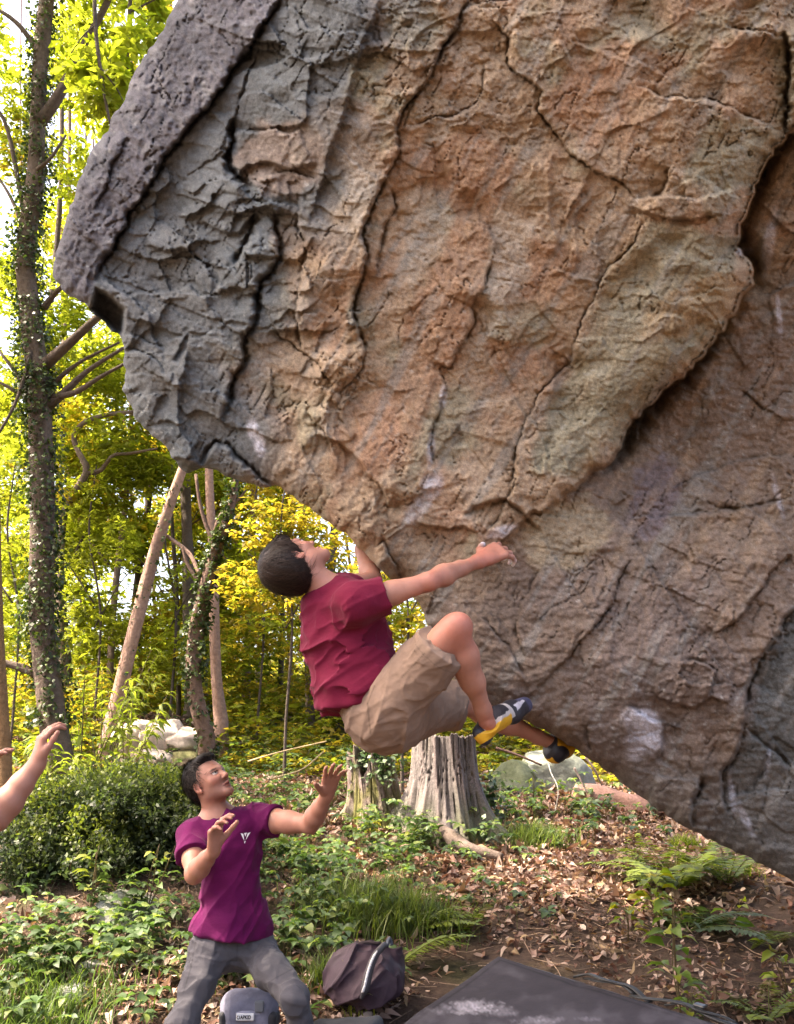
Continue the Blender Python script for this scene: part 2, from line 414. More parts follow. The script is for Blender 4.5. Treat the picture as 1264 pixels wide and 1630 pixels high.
def build_rock():
    global EDGE_D, EDGE_SGN
    st_ = 2.3
    gx = np.concatenate([np.arange(60, 1290, st_), np.arange(1290, 2380, 11.0)])
    gy = np.concatenate([np.arange(-660, -20, 11.0), np.arange(-20, 1420, st_), np.arange(1420, 1990, 11.0)])
    X, Y = np.meshgrid(gx, gy)
    big = rough_line(ROCK_OUT[:66], 2.6, 3, 8) + ROCK_OUT[66:]
    ins = inpoly(X, Y, big)
    cell = ins[:-1, :-1] & ins[1:, :-1] & ins[:-1, 1:] & ins[1:, 1:]
    used = np.zeros(X.shape, bool)
    used[:-1, :-1] |= cell; used[1:, :-1] |= cell; used[:-1, 1:] |= cell; used[1:, 1:] |= cell
    # boundary vertices: used but not surrounded by four cells
    pad = np.pad(cell, 1); full = pad[:-1, :-1] & pad[1:, :-1] & pad[:-1, 1:] & pad[1:, 1:]
    bnd = used & ~full
    ui = np.where(used.ravel())[0]; x = X.ravel()[ui].copy(); y = Y.ravel()[ui].copy(); b = bnd.ravel()[ui]
    dO, _, _, qx, qy = pl_dist(x, y, big, closed=True)
    x[b] = qx[b]; y[b] = qy[b]; dO[b] = 0
    idx = -np.ones(X.size, np.int64); idx[ui] = np.arange(len(ui)); idx = idx.reshape(X.shape)
    ci, cj = np.where(cell)
    F = np.stack([idx[ci, cj], idx[ci + 1, cj], idx[ci + 1, cj + 1], idx[ci, cj + 1]], 1)
    # distances to the large overhanging edge
    ed = rough_line(EDGE, 4.5, 8, 9)
    ext = [(2400, -80)] + ed
    d, s, arc, _, _ = pl_dist(x, y, ext)
    poly = [(2400, -80)] + ed + [(780, 880), (700, 920), (560, 1300), (1200, 2400), (2600, 2400)]
    low = inpoly(x, y, poly)
    sg = np.where(low, 1.0, -1.0)
    EDGE_D = (d, sg, arc, None, None); EDGE_SGN = 1
    D = tps(DCP, x, y)
    H = rock_height(x, y)
    # amplitude of the overhang step along its length
    _, _, a2, _, _ = pl_dist(x, y, EDGE)
    A = np.interp(a2, [0, .1, .3, .45, .6, .75, .85, 1], [.16, .24, .26, .24, .24, .17, .06, .02])
    H += np.where(low, A * sstep(0, 7, d) * (0.25 + .75 * np.exp(-d / 170)), A * .30 * (np.exp(-d / 26)))
    H += np.where(low, np.interp(a2, [0, .12, .2, .3, .36, .5, .6, .72, .8, 1], [.05, .22, .14, .24, .05, .14, .24, .30, .06, 0]) * np.exp(-(d / np.interp(a2, [0, .3, .5, .7, .8, 1], [12, 20, 12, 24, 10, 6])) ** 2) * sstep(0, 5, d), 0)
    H += -.05 * np.exp(-((d - 30) / 60) ** 2) * (~low) * sstep(0, .3, a2)
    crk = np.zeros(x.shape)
    for i, (pts, wd, dp, stp, fo) in enumerate(CRACKS):
        m = (x > min(p[0] for p in pts) - 3 * fo) & (x < max(p[0] for p in pts) + 3 * fo) & (y > min(p[1] for p in pts) - 3 * fo) & (y < max(p[1] for p in pts) + 3 * fo)
        rl = rough_line(rough_line(pts, 3.5 + wd * .4, 100 + i, 17), 1.6, 300 + i, 5)
        dd, ss, ar, _, _ = pl_dist(x[m], y[m], rl)
        tp = np.clip(np.minimum(ar, 1 - ar) * 9, 0, 1) ** .6; br_ = .55 + .45 * sstep(-.25, .2, vn(x[m] / 55 + i, y[m] / 55, i + 50)); br_ = np.maximum(br_, .85) if wd >= 4.4 else br_
        wv = wd * (.30 + 1.25 * np.abs(vn(x[m] / 20, y[m] / 20, i)) ** .8)
        g = np.exp(-(dd / wv) ** 2) * tp * br_
        H[m] += dp * 1.35 * g
        # ss>0 : right of travel (y down) recessed when stp<0 means the LEFT side stands proud
        e = np.exp(-dd / fo) * tp * sstep(0, 2.5, dd)
        H[m] += np.where(ss * np.sign(stp) > 0, 1, -1) * abs(stp) * .55 * e
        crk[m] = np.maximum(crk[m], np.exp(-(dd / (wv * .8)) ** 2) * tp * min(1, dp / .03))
    # turn away at the silhouette
    R = np.interp(y, [0, 400, 760, 900, 1150, 1400], [40, 34, 40, 55, 60, 60]) * (.75 + .5 * np.abs(vn(x / 60, y / 60, 77)))
    q = np.clip(1 - dO / R, 0, 1); roll = (1 - np.sqrt(np.clip(1 - q * q * .985, 0, 1))) * R / 390 * 1.0
    # cavity under the prow
    cav = sstep(2, 14, inside_d(x, y, [(150, 452), (172, 462), (205, 490), (203, 520), (196, 545), (170, 524), (140, 492)]))
    H += .22 * cav
    Yw = np.clip(D, 2.3, 6) + H + roll
    V = P(x, y, Yw)
    n0 = len(V)
    full_ = np.full(X.size, np.nan); full_[ui] = Yw; ROCKG.append((gx, gy, full_.reshape(X.shape)))
    # close the back: boundary loop carried away from the camera in three rings and capped
    # ordered boundary edges
    E = np.concatenate([F[:, [0, 1]], F[:, [1, 2]], F[:, [2, 3]], F[:, [3, 0]]])
    key = np.minimum(E[:, 0], E[:, 1]) * (n0 + 1) + np.maximum(E[:, 0], E[:, 1])
    _, inv, cnt = np.unique(key, return_inverse=True, return_counts=True)
    be = E[cnt[inv] == 1]
    bv = np.unique(be); mp = {int(v): i for i, v in enumerate(bv)}
    cx, cz = 1.4, 3.0
    rings = []; cur = bv; Vs = [V]; Fs = [F]; base = n0
    for k, (dy, shr) in enumerate(((.30, .012), (.8, .05), (1.6, .13), (2.5, .30), (3.0, .6))):
        xb = x[bv] + (1150 - x[bv]) * shr * (1 + .4 * fbm(x[bv] / 60, y[bv] / 60 + k, 2, 55)); yb = y[bv] + (350 - y[bv]) * shr * (1 + .4 * fbm(x[bv] / 60, y[bv] / 60 + k, 2, 56))
        p = P(xb, yb, Yw[bv] + dy * (1 + .3 * fbm(x[bv] / 120, y[bv] / 120, 2, 57 + k)))
        Vs.append(p); new = np.arange(base, base + len(bv)); base += len(bv)
        a_ = np.array([mp[int(v)] for v in be[:, 0]]); b_ = np.array([mp[int(v)] for v in be[:, 1]])
        Fs.append(np.stack([cur[b_], cur[a_], new[a_], new[b_]], 1)); cur = new
    Vs.append(np.array([[1.9, 7.4, 3.2]])); Ft = np.stack([cur[b_], cur[a_], np.full(len(a_), base)], 1)
    # colour of the stone itself
    def blob(cx_, cy_, rx, ry, ang=0, sharp=1.0):
        c_, s_ = math.cos(math.radians(ang)), math.sin(math.radians(ang))
        a_ = ((x - cx_) * c_ + (y - cy_) * s_) / rx; b2 = (-(x - cx_) * s_ + (y - cy_) * c_) / ry
        r = np.hypot(a_, b2) + .45 * fbm(x / 34, y / 34, 4, int(cx_)) ; return sstep(1.0 + .18 / sharp, 1.0 - .18 / sharp, r)
    def pat(poly, soft=10):
        n = 15 * fbm(x / 30, y / 30, 4, int(poly[0][0])); 
        return sstep(-soft * .5, soft * .5, inside_d(x, y, poly, True) + n)
    C = np.zeros((len(x), 3))
    tan_ = np.array([.34, .25, .17]); org = np.array([.335, .205, .13]); gry = np.array([.112, .130, .142]); grn = np.array([.26, .24, .17])
    prp = np.array([.115, .108, .122]); pale = np.array([.42, .36, .29]); brn = np.array([.178, .132, .104]); dgr = np.array([.095, .10, .095])
    C[:] = tan_
    def mix(c, m): C[:] = C * (1 - m[:, None]) + c * m[:, None]
    mix(np.array([.34, .255, .185]), .7 * sstep(.0, .35, fbm(x / 110, y / 140, 4, 201)))
    mix(org, .62 * sstep(.02, .3, fbm(x / 150, y / 130, 4, 202)))
    mix(grn, .7 * sstep(.05, .3, fbm(x / 120 + 4, y / 150, 4, 203)))
    g = sstep(70, -70, x - (610 - .40 * y) + 110 * fbm(x / 130, y / 130, 3, 204) - 60 * sstep(560, 700, y) - 45)
    mix(gry, .92 * g)
    mix(np.array([.16, .155, .14]), g * .30 * sstep(.0, .3, fbm(x / 60, y / 60, 4, 205)) * sstep(150, 350, y))
    mix(np.array([.28, .2, .15]), g * .55 * blob(450, 250, 70, 60))
    sl = sstep(6, -6, x - np.interp(y, [0, 62, 108, 185, 250, 330, 400, 447, 520], [446, 408, 375, 318, 262, 215, 178, 150, 130]))
    mix(prp, .9 * sl)
    mix(np.array([.085, .088, .10]), sl * .6 * sstep(.0, .3, fbm(x / 45, y / 60, 4, 206))); mix(np.array([.19, .19, .20]), sl * .5 * sstep(.1, .35, fbm(x / 25 + 7, y / 25, 4, 207)))
    for pl_ in ([(660,240),(760,200),(832,270),(788,335),(782,405),(762,480),(724,580),(690,640),(640,755),(590,735),(636,560),(655,480),(700,410),(722,340),(690,300)],
                [(838,380),(900,385),(935,420),(900,455),(862,492),(832,470),(842,430)],[(768,535),(872,555),(852,604),(790,592)],[(560,640),(620,600),(640,700),(600,760),(560,740)],[(860,160),(980,60),(1100,90),(1010,160),(940,240)]):
        mix(org * np.array([1.0, .97, .95]), .7 * pat(pl_, 18))
    for pl_ in ([(650,300),(700,300),(722,345),(700,400),(655,460),(640,400)],[(790,330),(850,360),(836,450),(800,520),(760,560),(770,470)],[(560,250),(600,260),(590,320),(560,380),(530,360)]):
        mix(pale, .6 * pat(pl_, 16))
    for pl_ in ([(1085,290),(1130,180),(1255,205),(1195,300)],[(960,450),(1040,350),(1180,380),(1150,500),(1060,610),(980,690),(920,760),(850,750),(870,650),(910,590),(935,520)],[(560,100),(625,80),(600,150),(550,170)]):
        mix(grn * .97, .85 * pat(pl_, 24))
    mix(np.array([.34, .25, .15]), .8 * blob(1100, 490, 90, 36, -30))
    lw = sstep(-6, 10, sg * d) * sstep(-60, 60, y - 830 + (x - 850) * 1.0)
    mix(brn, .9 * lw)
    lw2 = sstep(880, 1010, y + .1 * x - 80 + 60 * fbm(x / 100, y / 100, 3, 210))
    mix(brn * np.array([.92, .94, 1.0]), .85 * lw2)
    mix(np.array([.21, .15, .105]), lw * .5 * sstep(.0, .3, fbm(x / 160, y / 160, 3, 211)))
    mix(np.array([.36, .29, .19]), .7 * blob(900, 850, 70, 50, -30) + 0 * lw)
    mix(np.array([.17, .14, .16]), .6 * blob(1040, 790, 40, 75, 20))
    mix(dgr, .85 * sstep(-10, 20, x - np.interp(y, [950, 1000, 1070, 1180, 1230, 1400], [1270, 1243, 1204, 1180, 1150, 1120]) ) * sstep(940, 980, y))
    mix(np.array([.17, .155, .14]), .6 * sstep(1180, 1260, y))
    # mineral speckle, small lichen and iron stains
    sk = fbm((x * .86 + y * .5) / 26, (y * .86 - x * .5) / 260, 3, 225); mix(np.array([.24, .225, .20]), .55 * sstep(.08, .35, sk) * (1 - g)); mix(np.array([.42, .30, .185]), .25 * sstep(.08, .35, -sk) * (1 - g) * (1 - lw2))
    C *= (1 + .34 * fbm(x / 7, y / 7, 3, 219) + .26 * fbm(x / 16, y / 16, 4, 220) + .35 * fbm(x / 60, y / 50, 4, 221))[:, None]
    C *= (1 + .16 * (h2(np.round(x), np.round(y), 5) - .5))[:, None]
    mix(np.array([.5, .5, .47]), .35 * sstep(.28, .42, fbm(x / 12, y / 12, 4, 222)) * sstep(0, .3, fbm(x / 150, y / 150, 2, 223)))
    C *= (1 - .30 * crk)[:, None]                    # dirt in the cracks, plus painted-in shade for stronger crack contrast
    # climbers' chalk
    for bx, by, rx, ry, an, kk in ((402, 682, 9, 13, 0, .8), (413, 708, 8, 17, -8, .9), (705, 632, 6, 16, 5, .7), (686, 715, 6, 26, 5, .6), (668, 806, 12, 34, 40, .4), (690, 770, 14, 20, 30, .45), (1022, 1145, 26, 14, 10, .75), (1035, 1165, 16, 30, -15, .7), (1012, 1185, 18, 22, 0, .45),
                           (1225, 385, 9, 50, 10, .55), (1240, 500, 4, 30, -5, .5), (800, 846, 22, 8, -20, .6), (868, 1212, 10, 10, 0, .3), (1165, 1262, 5, 30, -8, .6), (1185, 1300, 6, 30, -25, .5), (1222, 1215, 4, 24, 8, .5), (1238, 790, 5, 30, -15, .4), (1186, 400, 12, 6, 0, .6)):
        k_ = blob(bx, by, rx, ry, an, .35) * kk * (.55 + .6 * np.abs(fbm(x / 6, y / 6, 3, 230)) * 2)
        mix(np.array([.66, .66, .74]), np.clip(k_, 0, 1))
    C = np.clip(C, .015, .8)
    extra = np.tile(np.array([[.19, .16, .13]]), (base + 1 - n0, 1))
    m = mat('boulder_stone', attr=True, rough=.9, spec=.25, noise=(42, .16, 8), voron=(170, .20), bump=[(14, .010, 8), (60, .006, 8), (210, .003, 6)])
    root = empty('boulder', (1.2, 4.6, 0.0), label='huge overhanging sandstone boulder, brown and grey, the climber hangs from its edge', cat='boulder')
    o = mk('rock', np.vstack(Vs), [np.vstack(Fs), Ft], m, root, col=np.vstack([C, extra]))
    # one mesh only: make it the thing itself
    o.parent = None; o.location = root.location
    tag(o, 'huge overhanging sandstone boulder, brown and grey, the climber hangs from its edge', 'boulder'); o.name = 'boulder_rock'
    bpy.data.objects.remove(root); o.name = 'boulder'
    return o
ROCKG = []
def rock_y(px, py):
    gx, gy, A = ROCKG[0]; i = np.searchsorted(gy, py); j = np.searchsorted(gx, px)
    return float(np.nanmin(A[i - 7:i + 8, j - 7:j + 8]))
def inside_d(x, y, poly, soft=False):
    d, _, _, _, _ = pl_dist(x, y, poly, closed=True)
    return np.where(inpoly(x, y, poly), d, -d)

build_rock()
# ================================================================ ground
GY = np.array([-20, 0, 4.3, 4.8, 5.5, 7, 9, 12, 16, 22, 30, 60, 150, 600.0])
GZ = np.array([-.3, 0, .02, .10, .35, .66, .96, 1.55, 2.35, 3.15, 4.0, 5.6, 9, 26.0])
def ground_z(x, y):
    x = np.asarray(x, float); y = np.asarray(y, float)
    z = np.interp(y, GY, GZ)
    z = z + .30 * np.exp(-(((x + 1.9) / 1.2) ** 2 + ((y - 8.2) / 1.5) ** 2))          # mound under the bush
    z = z + .45 * np.exp(-(((x + 3.6) / 1.5) ** 2 + ((y - 13.6) / 1.2) ** 2))
    z = z - .10 * sstep(.6, 2.2, x) * sstep(5, 7, y) * sstep(14, 9, y)
    z = z + .06 * fbm(x / 1.3, y / 1.3, 3, 301) * sstep(4.2, 5.5, y) + .5 * fbm(x / 9, y / 9, 2, 302) * sstep(12, 22, y) + .012 * fbm(x / .25, y / .25, 3, 303)
    return z
def build_ground():
    def axis(lo, hi, fine_lo, fine_hi, st_, gr=1.18):
        a = list(np.arange(fine_lo, fine_hi, st_)); s = st_; v = fine_lo
        L = []
        while v > lo: s *= gr; v -= s; L.append(v)
        s = st_; v = a[-1]; R = []
        while v < hi: s *= gr; v += s; R.append(v)
        return np.array(L[::-1] + a + R)
    gx = axis(-600, 600, -3.6, 3.4, .035); gy = axis(-30, 600, 3.2, 11.5, .035)
    X, Y = np.meshgrid(gx, gy); Z = ground_z(X, Y)
    V = np.stack([X, Y, Z], -1).reshape(-1, 3); n, m_ = X.shape
    i = np.arange(n * m_).reshape(n, m_)
    F = np.stack([i[:-1, :-1], i[:-1, 1:], i[1:, 1:], i[1:, :-1]], -1).reshape(-1, 4)
    x, y = V[:, 0], V[:, 1]
    soil = np.array([.075, .050, .038]); lit = np.array([.12, .082, .058]); mos = np.array([.08, .085, .03])
    C = np.tile(soil, (len(V), 1))
    a = sstep(-.1, .25, fbm(x / .8, y / .8, 4, 310))[:, None]; C = C * (1 - .6 * a) + lit * .6 * a
    a = (sstep(.05, .3, fbm(x / 1.1, y / 1.1, 4, 311)) * sstep(1.4, .2, x))[:, None]; C = C * (1 - .5 * a) + mos * .5 * a
    far = sstep(14, 22, y)[:, None]; C = C * (1 - .6 * far) + np.array([.12, .13, .05]) * .6 * far
    C *= (1 + .35 * fbm(x / .06, y / .06, 3, 312))[:, None]
    m = mat('forest_soil', attr=True, rough=.95, spec=.15, noise=(30, .3, 8), bump=[(16, .03, 8), (70, .012, 6)])
    mk('ground', V, F, m, None, col=C, kind='structure')
build_ground()

# ---------------------------------------------------------------- leaf builders
def rotfrom(d, roll):
    """orthonormal frame (d, side, up) for directions d (N,3) with random roll"""
    d = d / (np.linalg.norm(d, axis=1, keepdims=True) + 1e-9)
    ref = np.where(np.abs(d[:, 2:3]) > .95, np.array([[1., 0, 0]]), np.array([[0, 0, 1.]]))
    s = np.cross(d, ref); s /= np.linalg.norm(s, axis=1, keepdims=True) + 1e-9
    u = np.cross(s, d); c, s_ = np.cos(roll)[:, None], np.sin(roll)[:, None]
    return d, s * c + u * s_, u * c - s * s_
def leaves4(p, d, L, W, roll, fold=.12):
    """folded four-corner leaves"""
    d, s, u = rotfrom(d, roll); L = np.asarray(L)[:, None]; W = np.asarray(W)[:, None]
    V = np.stack([p, p + d * L * .45 + s * W * .5 + u * L * fold, p + d * L, p + d * L * .45 - s * W * .5 + u * L * fold], 1)
    n = len(p); F = np.arange(n * 4).reshape(n, 4)
    return V.reshape(-1, 3), F
def leaves8(p, d, L, W, roll, fold=.10, curl=.15):
    """leaves with a midrib and a rounded outline: eight points, six faces"""
    d, s, u = rotfrom(d, roll); L = np.asarray(L)[:, None]; W = np.asarray(W)[:, None]
    curl = np.broadcast_to(np.asarray(curl, float), (len(p),))[:, None]
    def q(t, w_): return p + d * L * t + s * W * w_ + u * (L * curl * (t * (1 - t) * 4 * .5 - t * t) + L * fold * abs(w_) * 2)
    V = np.stack([q(0, 0), q(.28, .42), q(.64, .40), q(1, 0), q(.64, -.40), q(.28, -.42), q(.28, 0), q(.64, 0)], 1)
    n = len(p); b = np.arange(n)[:, None] * 8
    T = np.concatenate([b + [[0, 1, 6]], b + [[0, 6, 5]], b + [[7, 2, 3]], b + [[7, 3, 4]]]); Q = np.concatenate([b + [[6, 1, 2, 7]], b + [[5, 6, 7, 4]]])
    return V.reshape(-1, 3), [Q, T]
def rep(c, k): return np.repeat(c, k, axis=0)
def tube(path, radii, nseg=8, rough_=0, seed=0, cap=True):
    """a tapered tube along a path (list of 3-D points)"""
    path = np.asarray(path, float); radii = np.asarray(radii, float); n = len(path)
    T = np.gradient(path, axis=0); T /= np.linalg.norm(T, axis=1, keepdims=True) + 1e-9
    ref = np.array([0, 1.0, .01]) if abs(T[0][1]) < .9 else np.array([1.0, 0, 0]); V = []
    u = np.cross(T[0], ref); u /= np.linalg.norm(u)
    ang = np.linspace(0, 2 * np.pi, nseg, endpoint=False)
    for i in range(n):
        u = u - T[i] * (u @ T[i]); u /= np.linalg.norm(u) + 1e-9; v = np.cross(T[i], u)
        r = radii[i] * np.ones(nseg)
        if rough_: r = r * (1 + rough_ * n3(np.stack([np.cos(ang) * 1.6, np.sin(ang) * 1.6, np.full(nseg, i * .22)], 1) + seed, seed))
        V.append(path[i] + (np.cos(ang) * r)[:, None] * u + (np.sin(ang) * r)[:, None] * v)
    V = np.vstack(V); i = np.arange(n - 1)[:, None] * nseg; j = np.arange(nseg)[None]; j2 = (j + 1) % nseg
    F = np.stack([i + j, i + j2, i + nseg + j2, i + nseg + j], -1).reshape(-1, 4)
    if cap:
        V = np.vstack([V, path[0], path[-1]]); c0 = len(V) - 2
        a = np.arange(nseg); b = (a + 1) % nseg; e = (n - 1) * nseg
        T_ = np.vstack([np.stack([b, a, np.full(nseg, c0)], 1), np.stack([e + a, e + b, np.full(nseg, c0 + 1)], 1)])
        return V, [F, T_]
    return V, [F]
def smooth_path(pts, n):
    """Catmull-Rom through points with any number of columns"""
    pts = np.asarray(pts, float); m_ = len(pts)
    P0 = np.vstack([2 * pts[0] - pts[1], pts, 2 * pts[-1] - pts[-2]]); out = []
    for t in np.linspace(0, m_ - 1 - 1e-6, n):
        i = int(t); f = t - i; a, b, c, d = P0[i], P0[i + 1], P0[i + 2], P0[i + 3]
        out.append(.5 * (2 * b + (c - a) * f + (2 * a - 5 * b + 4 * c - d) * f * f + (3 * b - a - 3 * c + d) * f ** 3))
    return np.array(out)
class Bag:
    """gathers meshes into one"""
    def __init__(s): s.V = []; s.Q = []; s.T = []; s.C = []; s.n = 0
    def add(s, V, F, c=None):
        V = np.asarray(V, float)
        for f in (F if isinstance(F, list) else [F]):
            f = np.asarray(f); (s.Q if f.shape[1] == 4 else s.T).append(f + s.n)
        s.V.append(V); s.n += len(V)
        if c is not None:
            c = np.asarray(c, float); s.C.append(np.broadcast_to(c, (len(V), 3)).copy() if c.ndim == 1 else c)
        return s
    def build(s, name, mt, parent=None, **k):
        Fs = []
        if s.Q: Fs.append(np.vstack(s.Q))
        if s.T: Fs.append(np.vstack(s.T))
        return mk(name, np.vstack(s.V), Fs, mt, parent, col=np.vstack(s.C) if s.C else None, **k)
# ================================================================ trees
RNG = np.random.default_rng(11)
M_BARK = mat('bark', attr=True, rough=.92, spec=.2, noise=(24, .3, 8), bump=[(9, .035, 6), (45, .012, 6)])
M_LEAF = mat('leaf', attr=True, rough=.55, spec=.35, transl=(.62, (1.3, 1.3, .55)))
M_IVY = mat('ivy_leaf', attr=True, rough=.45, spec=.45, transl=(.3, (1.1, 1.2, .6)))
YG = np.array([.235, .27, .040]); GR = np.array([.17, .22, .022]); OC = np.array([.34, .27, .045]); DK = np.array([.035, .06, .016])
def leafcol(n, base, var=.35, alt=None, p=.3):
    c = np.tile(base, (n, 1)) * (1 + var * (RNG.random((n, 1)) * 2 - 1))
    if alt is not None:
        m = RNG.random(n) < p; c[m] = alt * (1 + var * (RNG.random((m.sum(), 1)) * 2 - 1))
    return c
def crown_mesh(blobs, size, base, alt=None, rosette=5, dens=1.0, seed=0, flat=.35, thr=-.22):
    """leaf rosettes on sprays through ellipsoid clumps. blobs: (centre xyz, radii xyz, number of sprays)"""
    r = np.random.default_rng(seed); bag = Bag()
    for c, rad, n in blobs:
        n = int(n * dens)
        d = r.normal(size=(n, 3)); d /= np.linalg.norm(d, axis=1, keepdims=True)
        q = np.array(c) + d * np.array(rad) * (r.random((n, 1)) ** .45)
        # gaps: drop sprays where a 3-D noise is low
        keep = n3(q / (size * 6.5), seed) + .35 * n3(q / (size * 2.6), seed + 3) > thr
        q = q[keep]; n = len(q)
        if n == 0: continue
        sh = (1 + .5 * n3(q / (size * 9), seed + 8))[:, None]
        k = rosette; az = r.random((n, 1)) * 6.28 + np.arange(k)[None] * 6.28 / k + r.normal(size=(n, k)) * .25
        tilt = r.normal(size=(n, 1, 3)) * flat
        dv = np.stack([np.cos(az), np.sin(az), -.25 + .25 * r.normal(size=(n, k))], -1) + tilt
        L = size * (.6 + .6 * r.random((n, k))); pp = np.repeat(q[:, None], k, 1) + r.normal(size=(n, k, 3)) * size * .12
        roll = r.normal(size=(n * k)) * .45
        V, F = leaves4(pp.reshape(-1, 3), dv.reshape(-1, 3), L.ravel(), L.ravel() * .42, roll)
        cc = leafcol(n, base, .3, alt, .3) * sh
        bag.add(V, F, rep(cc, k * 4))
    return bag
def limb3(px_pts, n=14, ws=1.0):
    """path given as (px, py, y, width px) -> 3-D path and radii"""
    a = np.array(px_pts, float); s = smooth_path(a, n)
    return P(s[:, 0], s[:, 1], s[:, 2]), s[:, 3] * ws / 2 / S(s[:, 2])
def bark_col(V, base, var=.3, moss=None, seed=0):
    c = np.tile(base, (len(V), 1)) * (1 + var * f3(V * np.array([9, 9, 2.0]), 3, seed)[:, None])
    if moss is not None:
        m = sstep(.05, .35, f3(V * 2.2, 3, seed + 4))[:, None]; c = c * (1 - m * .7) + moss * m * .7
    return c
def make_tree(name, label, trunk, branches, blobs, size, base, alt, barkc, seed=0, group=None, ivy=None, nseg=12, rosette=5, cat='tree', flare=1.35, ws=1.0):
    a = np.array(trunk, float)
    pth, rad = limb3(trunk, 26, ws)
    gz = float(ground_z(pth[0][0], pth[0][1]))
    if pth[0][2] > gz - .1:     # carry the foot into the ground, flared
        foot = pth[0].copy(); foot[2] = gz - .25; k = 5
        add = np.linspace(foot, pth[0], k, endpoint=False); pth = np.vstack([add, pth])
        rad = np.concatenate([rad[0] * np.linspace(flare, 1.05, k), rad])
    root = empty(name, (pth[0][0], pth[0][1], gz), label=label, cat=cat, group=group)
    V, F = tube(pth, rad, nseg, .22, seed)
    b = Bag().add(V, F, bark_col(V, barkc, seed=seed)); b.build('trunk', M_BARK, root)
    for i, br in enumerate(branches):
        p2, r2 = limb3(br, 12); V, F = tube(p2, r2, 6, .2, seed + i)
        Bag().add(V, F, bark_col(V, barkc * .8, seed=seed)).build('branch', M_BARK, root)
    if blobs:
        bb = [(P(x, y, d), (rx / S(d), dy, rz / S(d)), n) for x, y, d, rx, rz, dy, n in blobs]
        crown_mesh(bb, size, base, alt, rosette=rosette, seed=seed, thr=-.02 if 'woodland' in name else -.22).build('crown', M_LEAF, root)
    if ivy:
        bag = Bag(); r = np.random.default_rng(seed + 5)
        for t0, t1, n, sz, out in ivy:
            t = t0 + (t1 - t0) * r.random(n); i = t * (len(pth) - 1); i0 = np.clip(i.astype(int), 0, len(pth) - 2); f = (i - i0)[:, None]
            c = pth[i0] * (1 - f) + pth[i0 + 1] * f; rr = rad[i0] * (1 - f[:, 0]) + rad[i0 + 1] * f[:, 0]
            an = r.random(n) * 6.28; o = np.stack([np.cos(an), np.sin(an), np.zeros(n)], 1)
            keep = n3(np.stack([an * 1.2, t * 26, np.zeros(n)], 1), seed) > -.35
            o = o[keep]; c = c[keep]; rr = rr[keep]; n = len(c)
            p = c + o * (rr * 1.02 + out * r.random(n) ** 2)[:, None]
            d = o * .5 + np.array([0, 0, -.8]) + r.normal(size=(n, 3)) * .45
            L = sz * (.6 + .8 * r.random(n)); V, F = leaves4(p, d, L, L * .95, r.normal(size=n) * .6, .05)
            bag.add(V, F, rep(leafcol(n, np.array([.035, .058, .014]), .5, np.array([.10, .14, .03]), .22), 4))
        bag.build('ivy', M_IVY, root)
    return root
BK = np.array([.17, .13, .105]); PB = np.array([.36, .235, .19]); DB = np.array([.09, .072, .06])
# --- the big ivy-clad tree on the left
make_tree('ivy_clad_tree', 'tall dark tree wrapped in ivy, biggest trunk at the left edge', 
    [(92,1205,10,66),(78,1100,10,60),(66,980,10,56),(68,850,9.9,60),(64,700,9.8,56),(60,600,9.7,54),(48,500,9.7,50),(40,400,9.6,46),(56,290,9.5,48),(60,180,9.4,40),(66,80,9.3,42),(78,-30,9.3,38),(90,-260,9.2,32)],
    [[(60,590,9.7,26),(100,555,9.5,20),(150,510,9.3,15),(185,480,9.2,12)],[(66,655,9.8,20),(95,632,9.7,18),(140,590,9.6,10),(200,552,9.5,6)],[(85,632,9.7,12),(120,625,9.6,11),(160,600,9.5,8),(200,578,9.4,6)],
     [(60,640,9.8,12),(90,606,9.7,9),(130,575,9.6,7),(190,545,9.5,5)],[(70,490,9.7,14),(85,470,9.6,11),(100,455,9.5,8)],[(60,200,9.4,24),(95,150,9.3,22),(130,80,9.3,18),(170,5,9.2,14),(210,-90,9.2,10)],
     [(60,270,9.4,10),(82,250,9.3,7),(105,215,9.3,4)],[(38,370,9.6,8),(20,320,9.6,6),(-10,270,9.6,4)],[(40,350,9.6,10),(10,200,9.5,7),(-30,150,9.5,5)],[(60,650,9.8,12),(30,600,9.7,8),(0,560,9.7,5)],[(60,650,9.8,8),(20,620,9.7,6),(-20,600,9.7,5)],
     [(66,90,9.3,12),(30,40,9.2,10),(-10,10,9.2,7)],[(50,560,9.6,8),(25,640,9.5,6),(-8,700,9.5,5)],[(62,1075,10,14),(30,1062,10,12),(-8,1050,10,10)]],
    [(40,-180,9.2,330,120,1.4,520),(-60,60,9.4,90,120,.8,240),(140,-60,9.0,120,70,.8,220),(-120,350,9.6,90,200,.9,220),(10,160,12.5,80,120,1.0,330),(20,420,12.5,70,120,1.0,330),(0,640,12.5,70,100,1.0,260),(110,90,12,70,110,.8,300),(130,260,12.5,60,90,.8,240),(125,480,12.6,45,70,.8,260),(160,600,12.6,50,60,.8,260),(70,560,12.4,50,80,.8,260),(150,380,12.6,30,50,.8,120)], .13, YG, GR, BK * .75, 1,
    ivy=[(.20,.52,5600,.043,.15),(.50,.76,3600,.042,.13),(.76,1.0,2000,.042,.12),(.0,.12,260,.05,.05)], nseg=18, ws=.70)
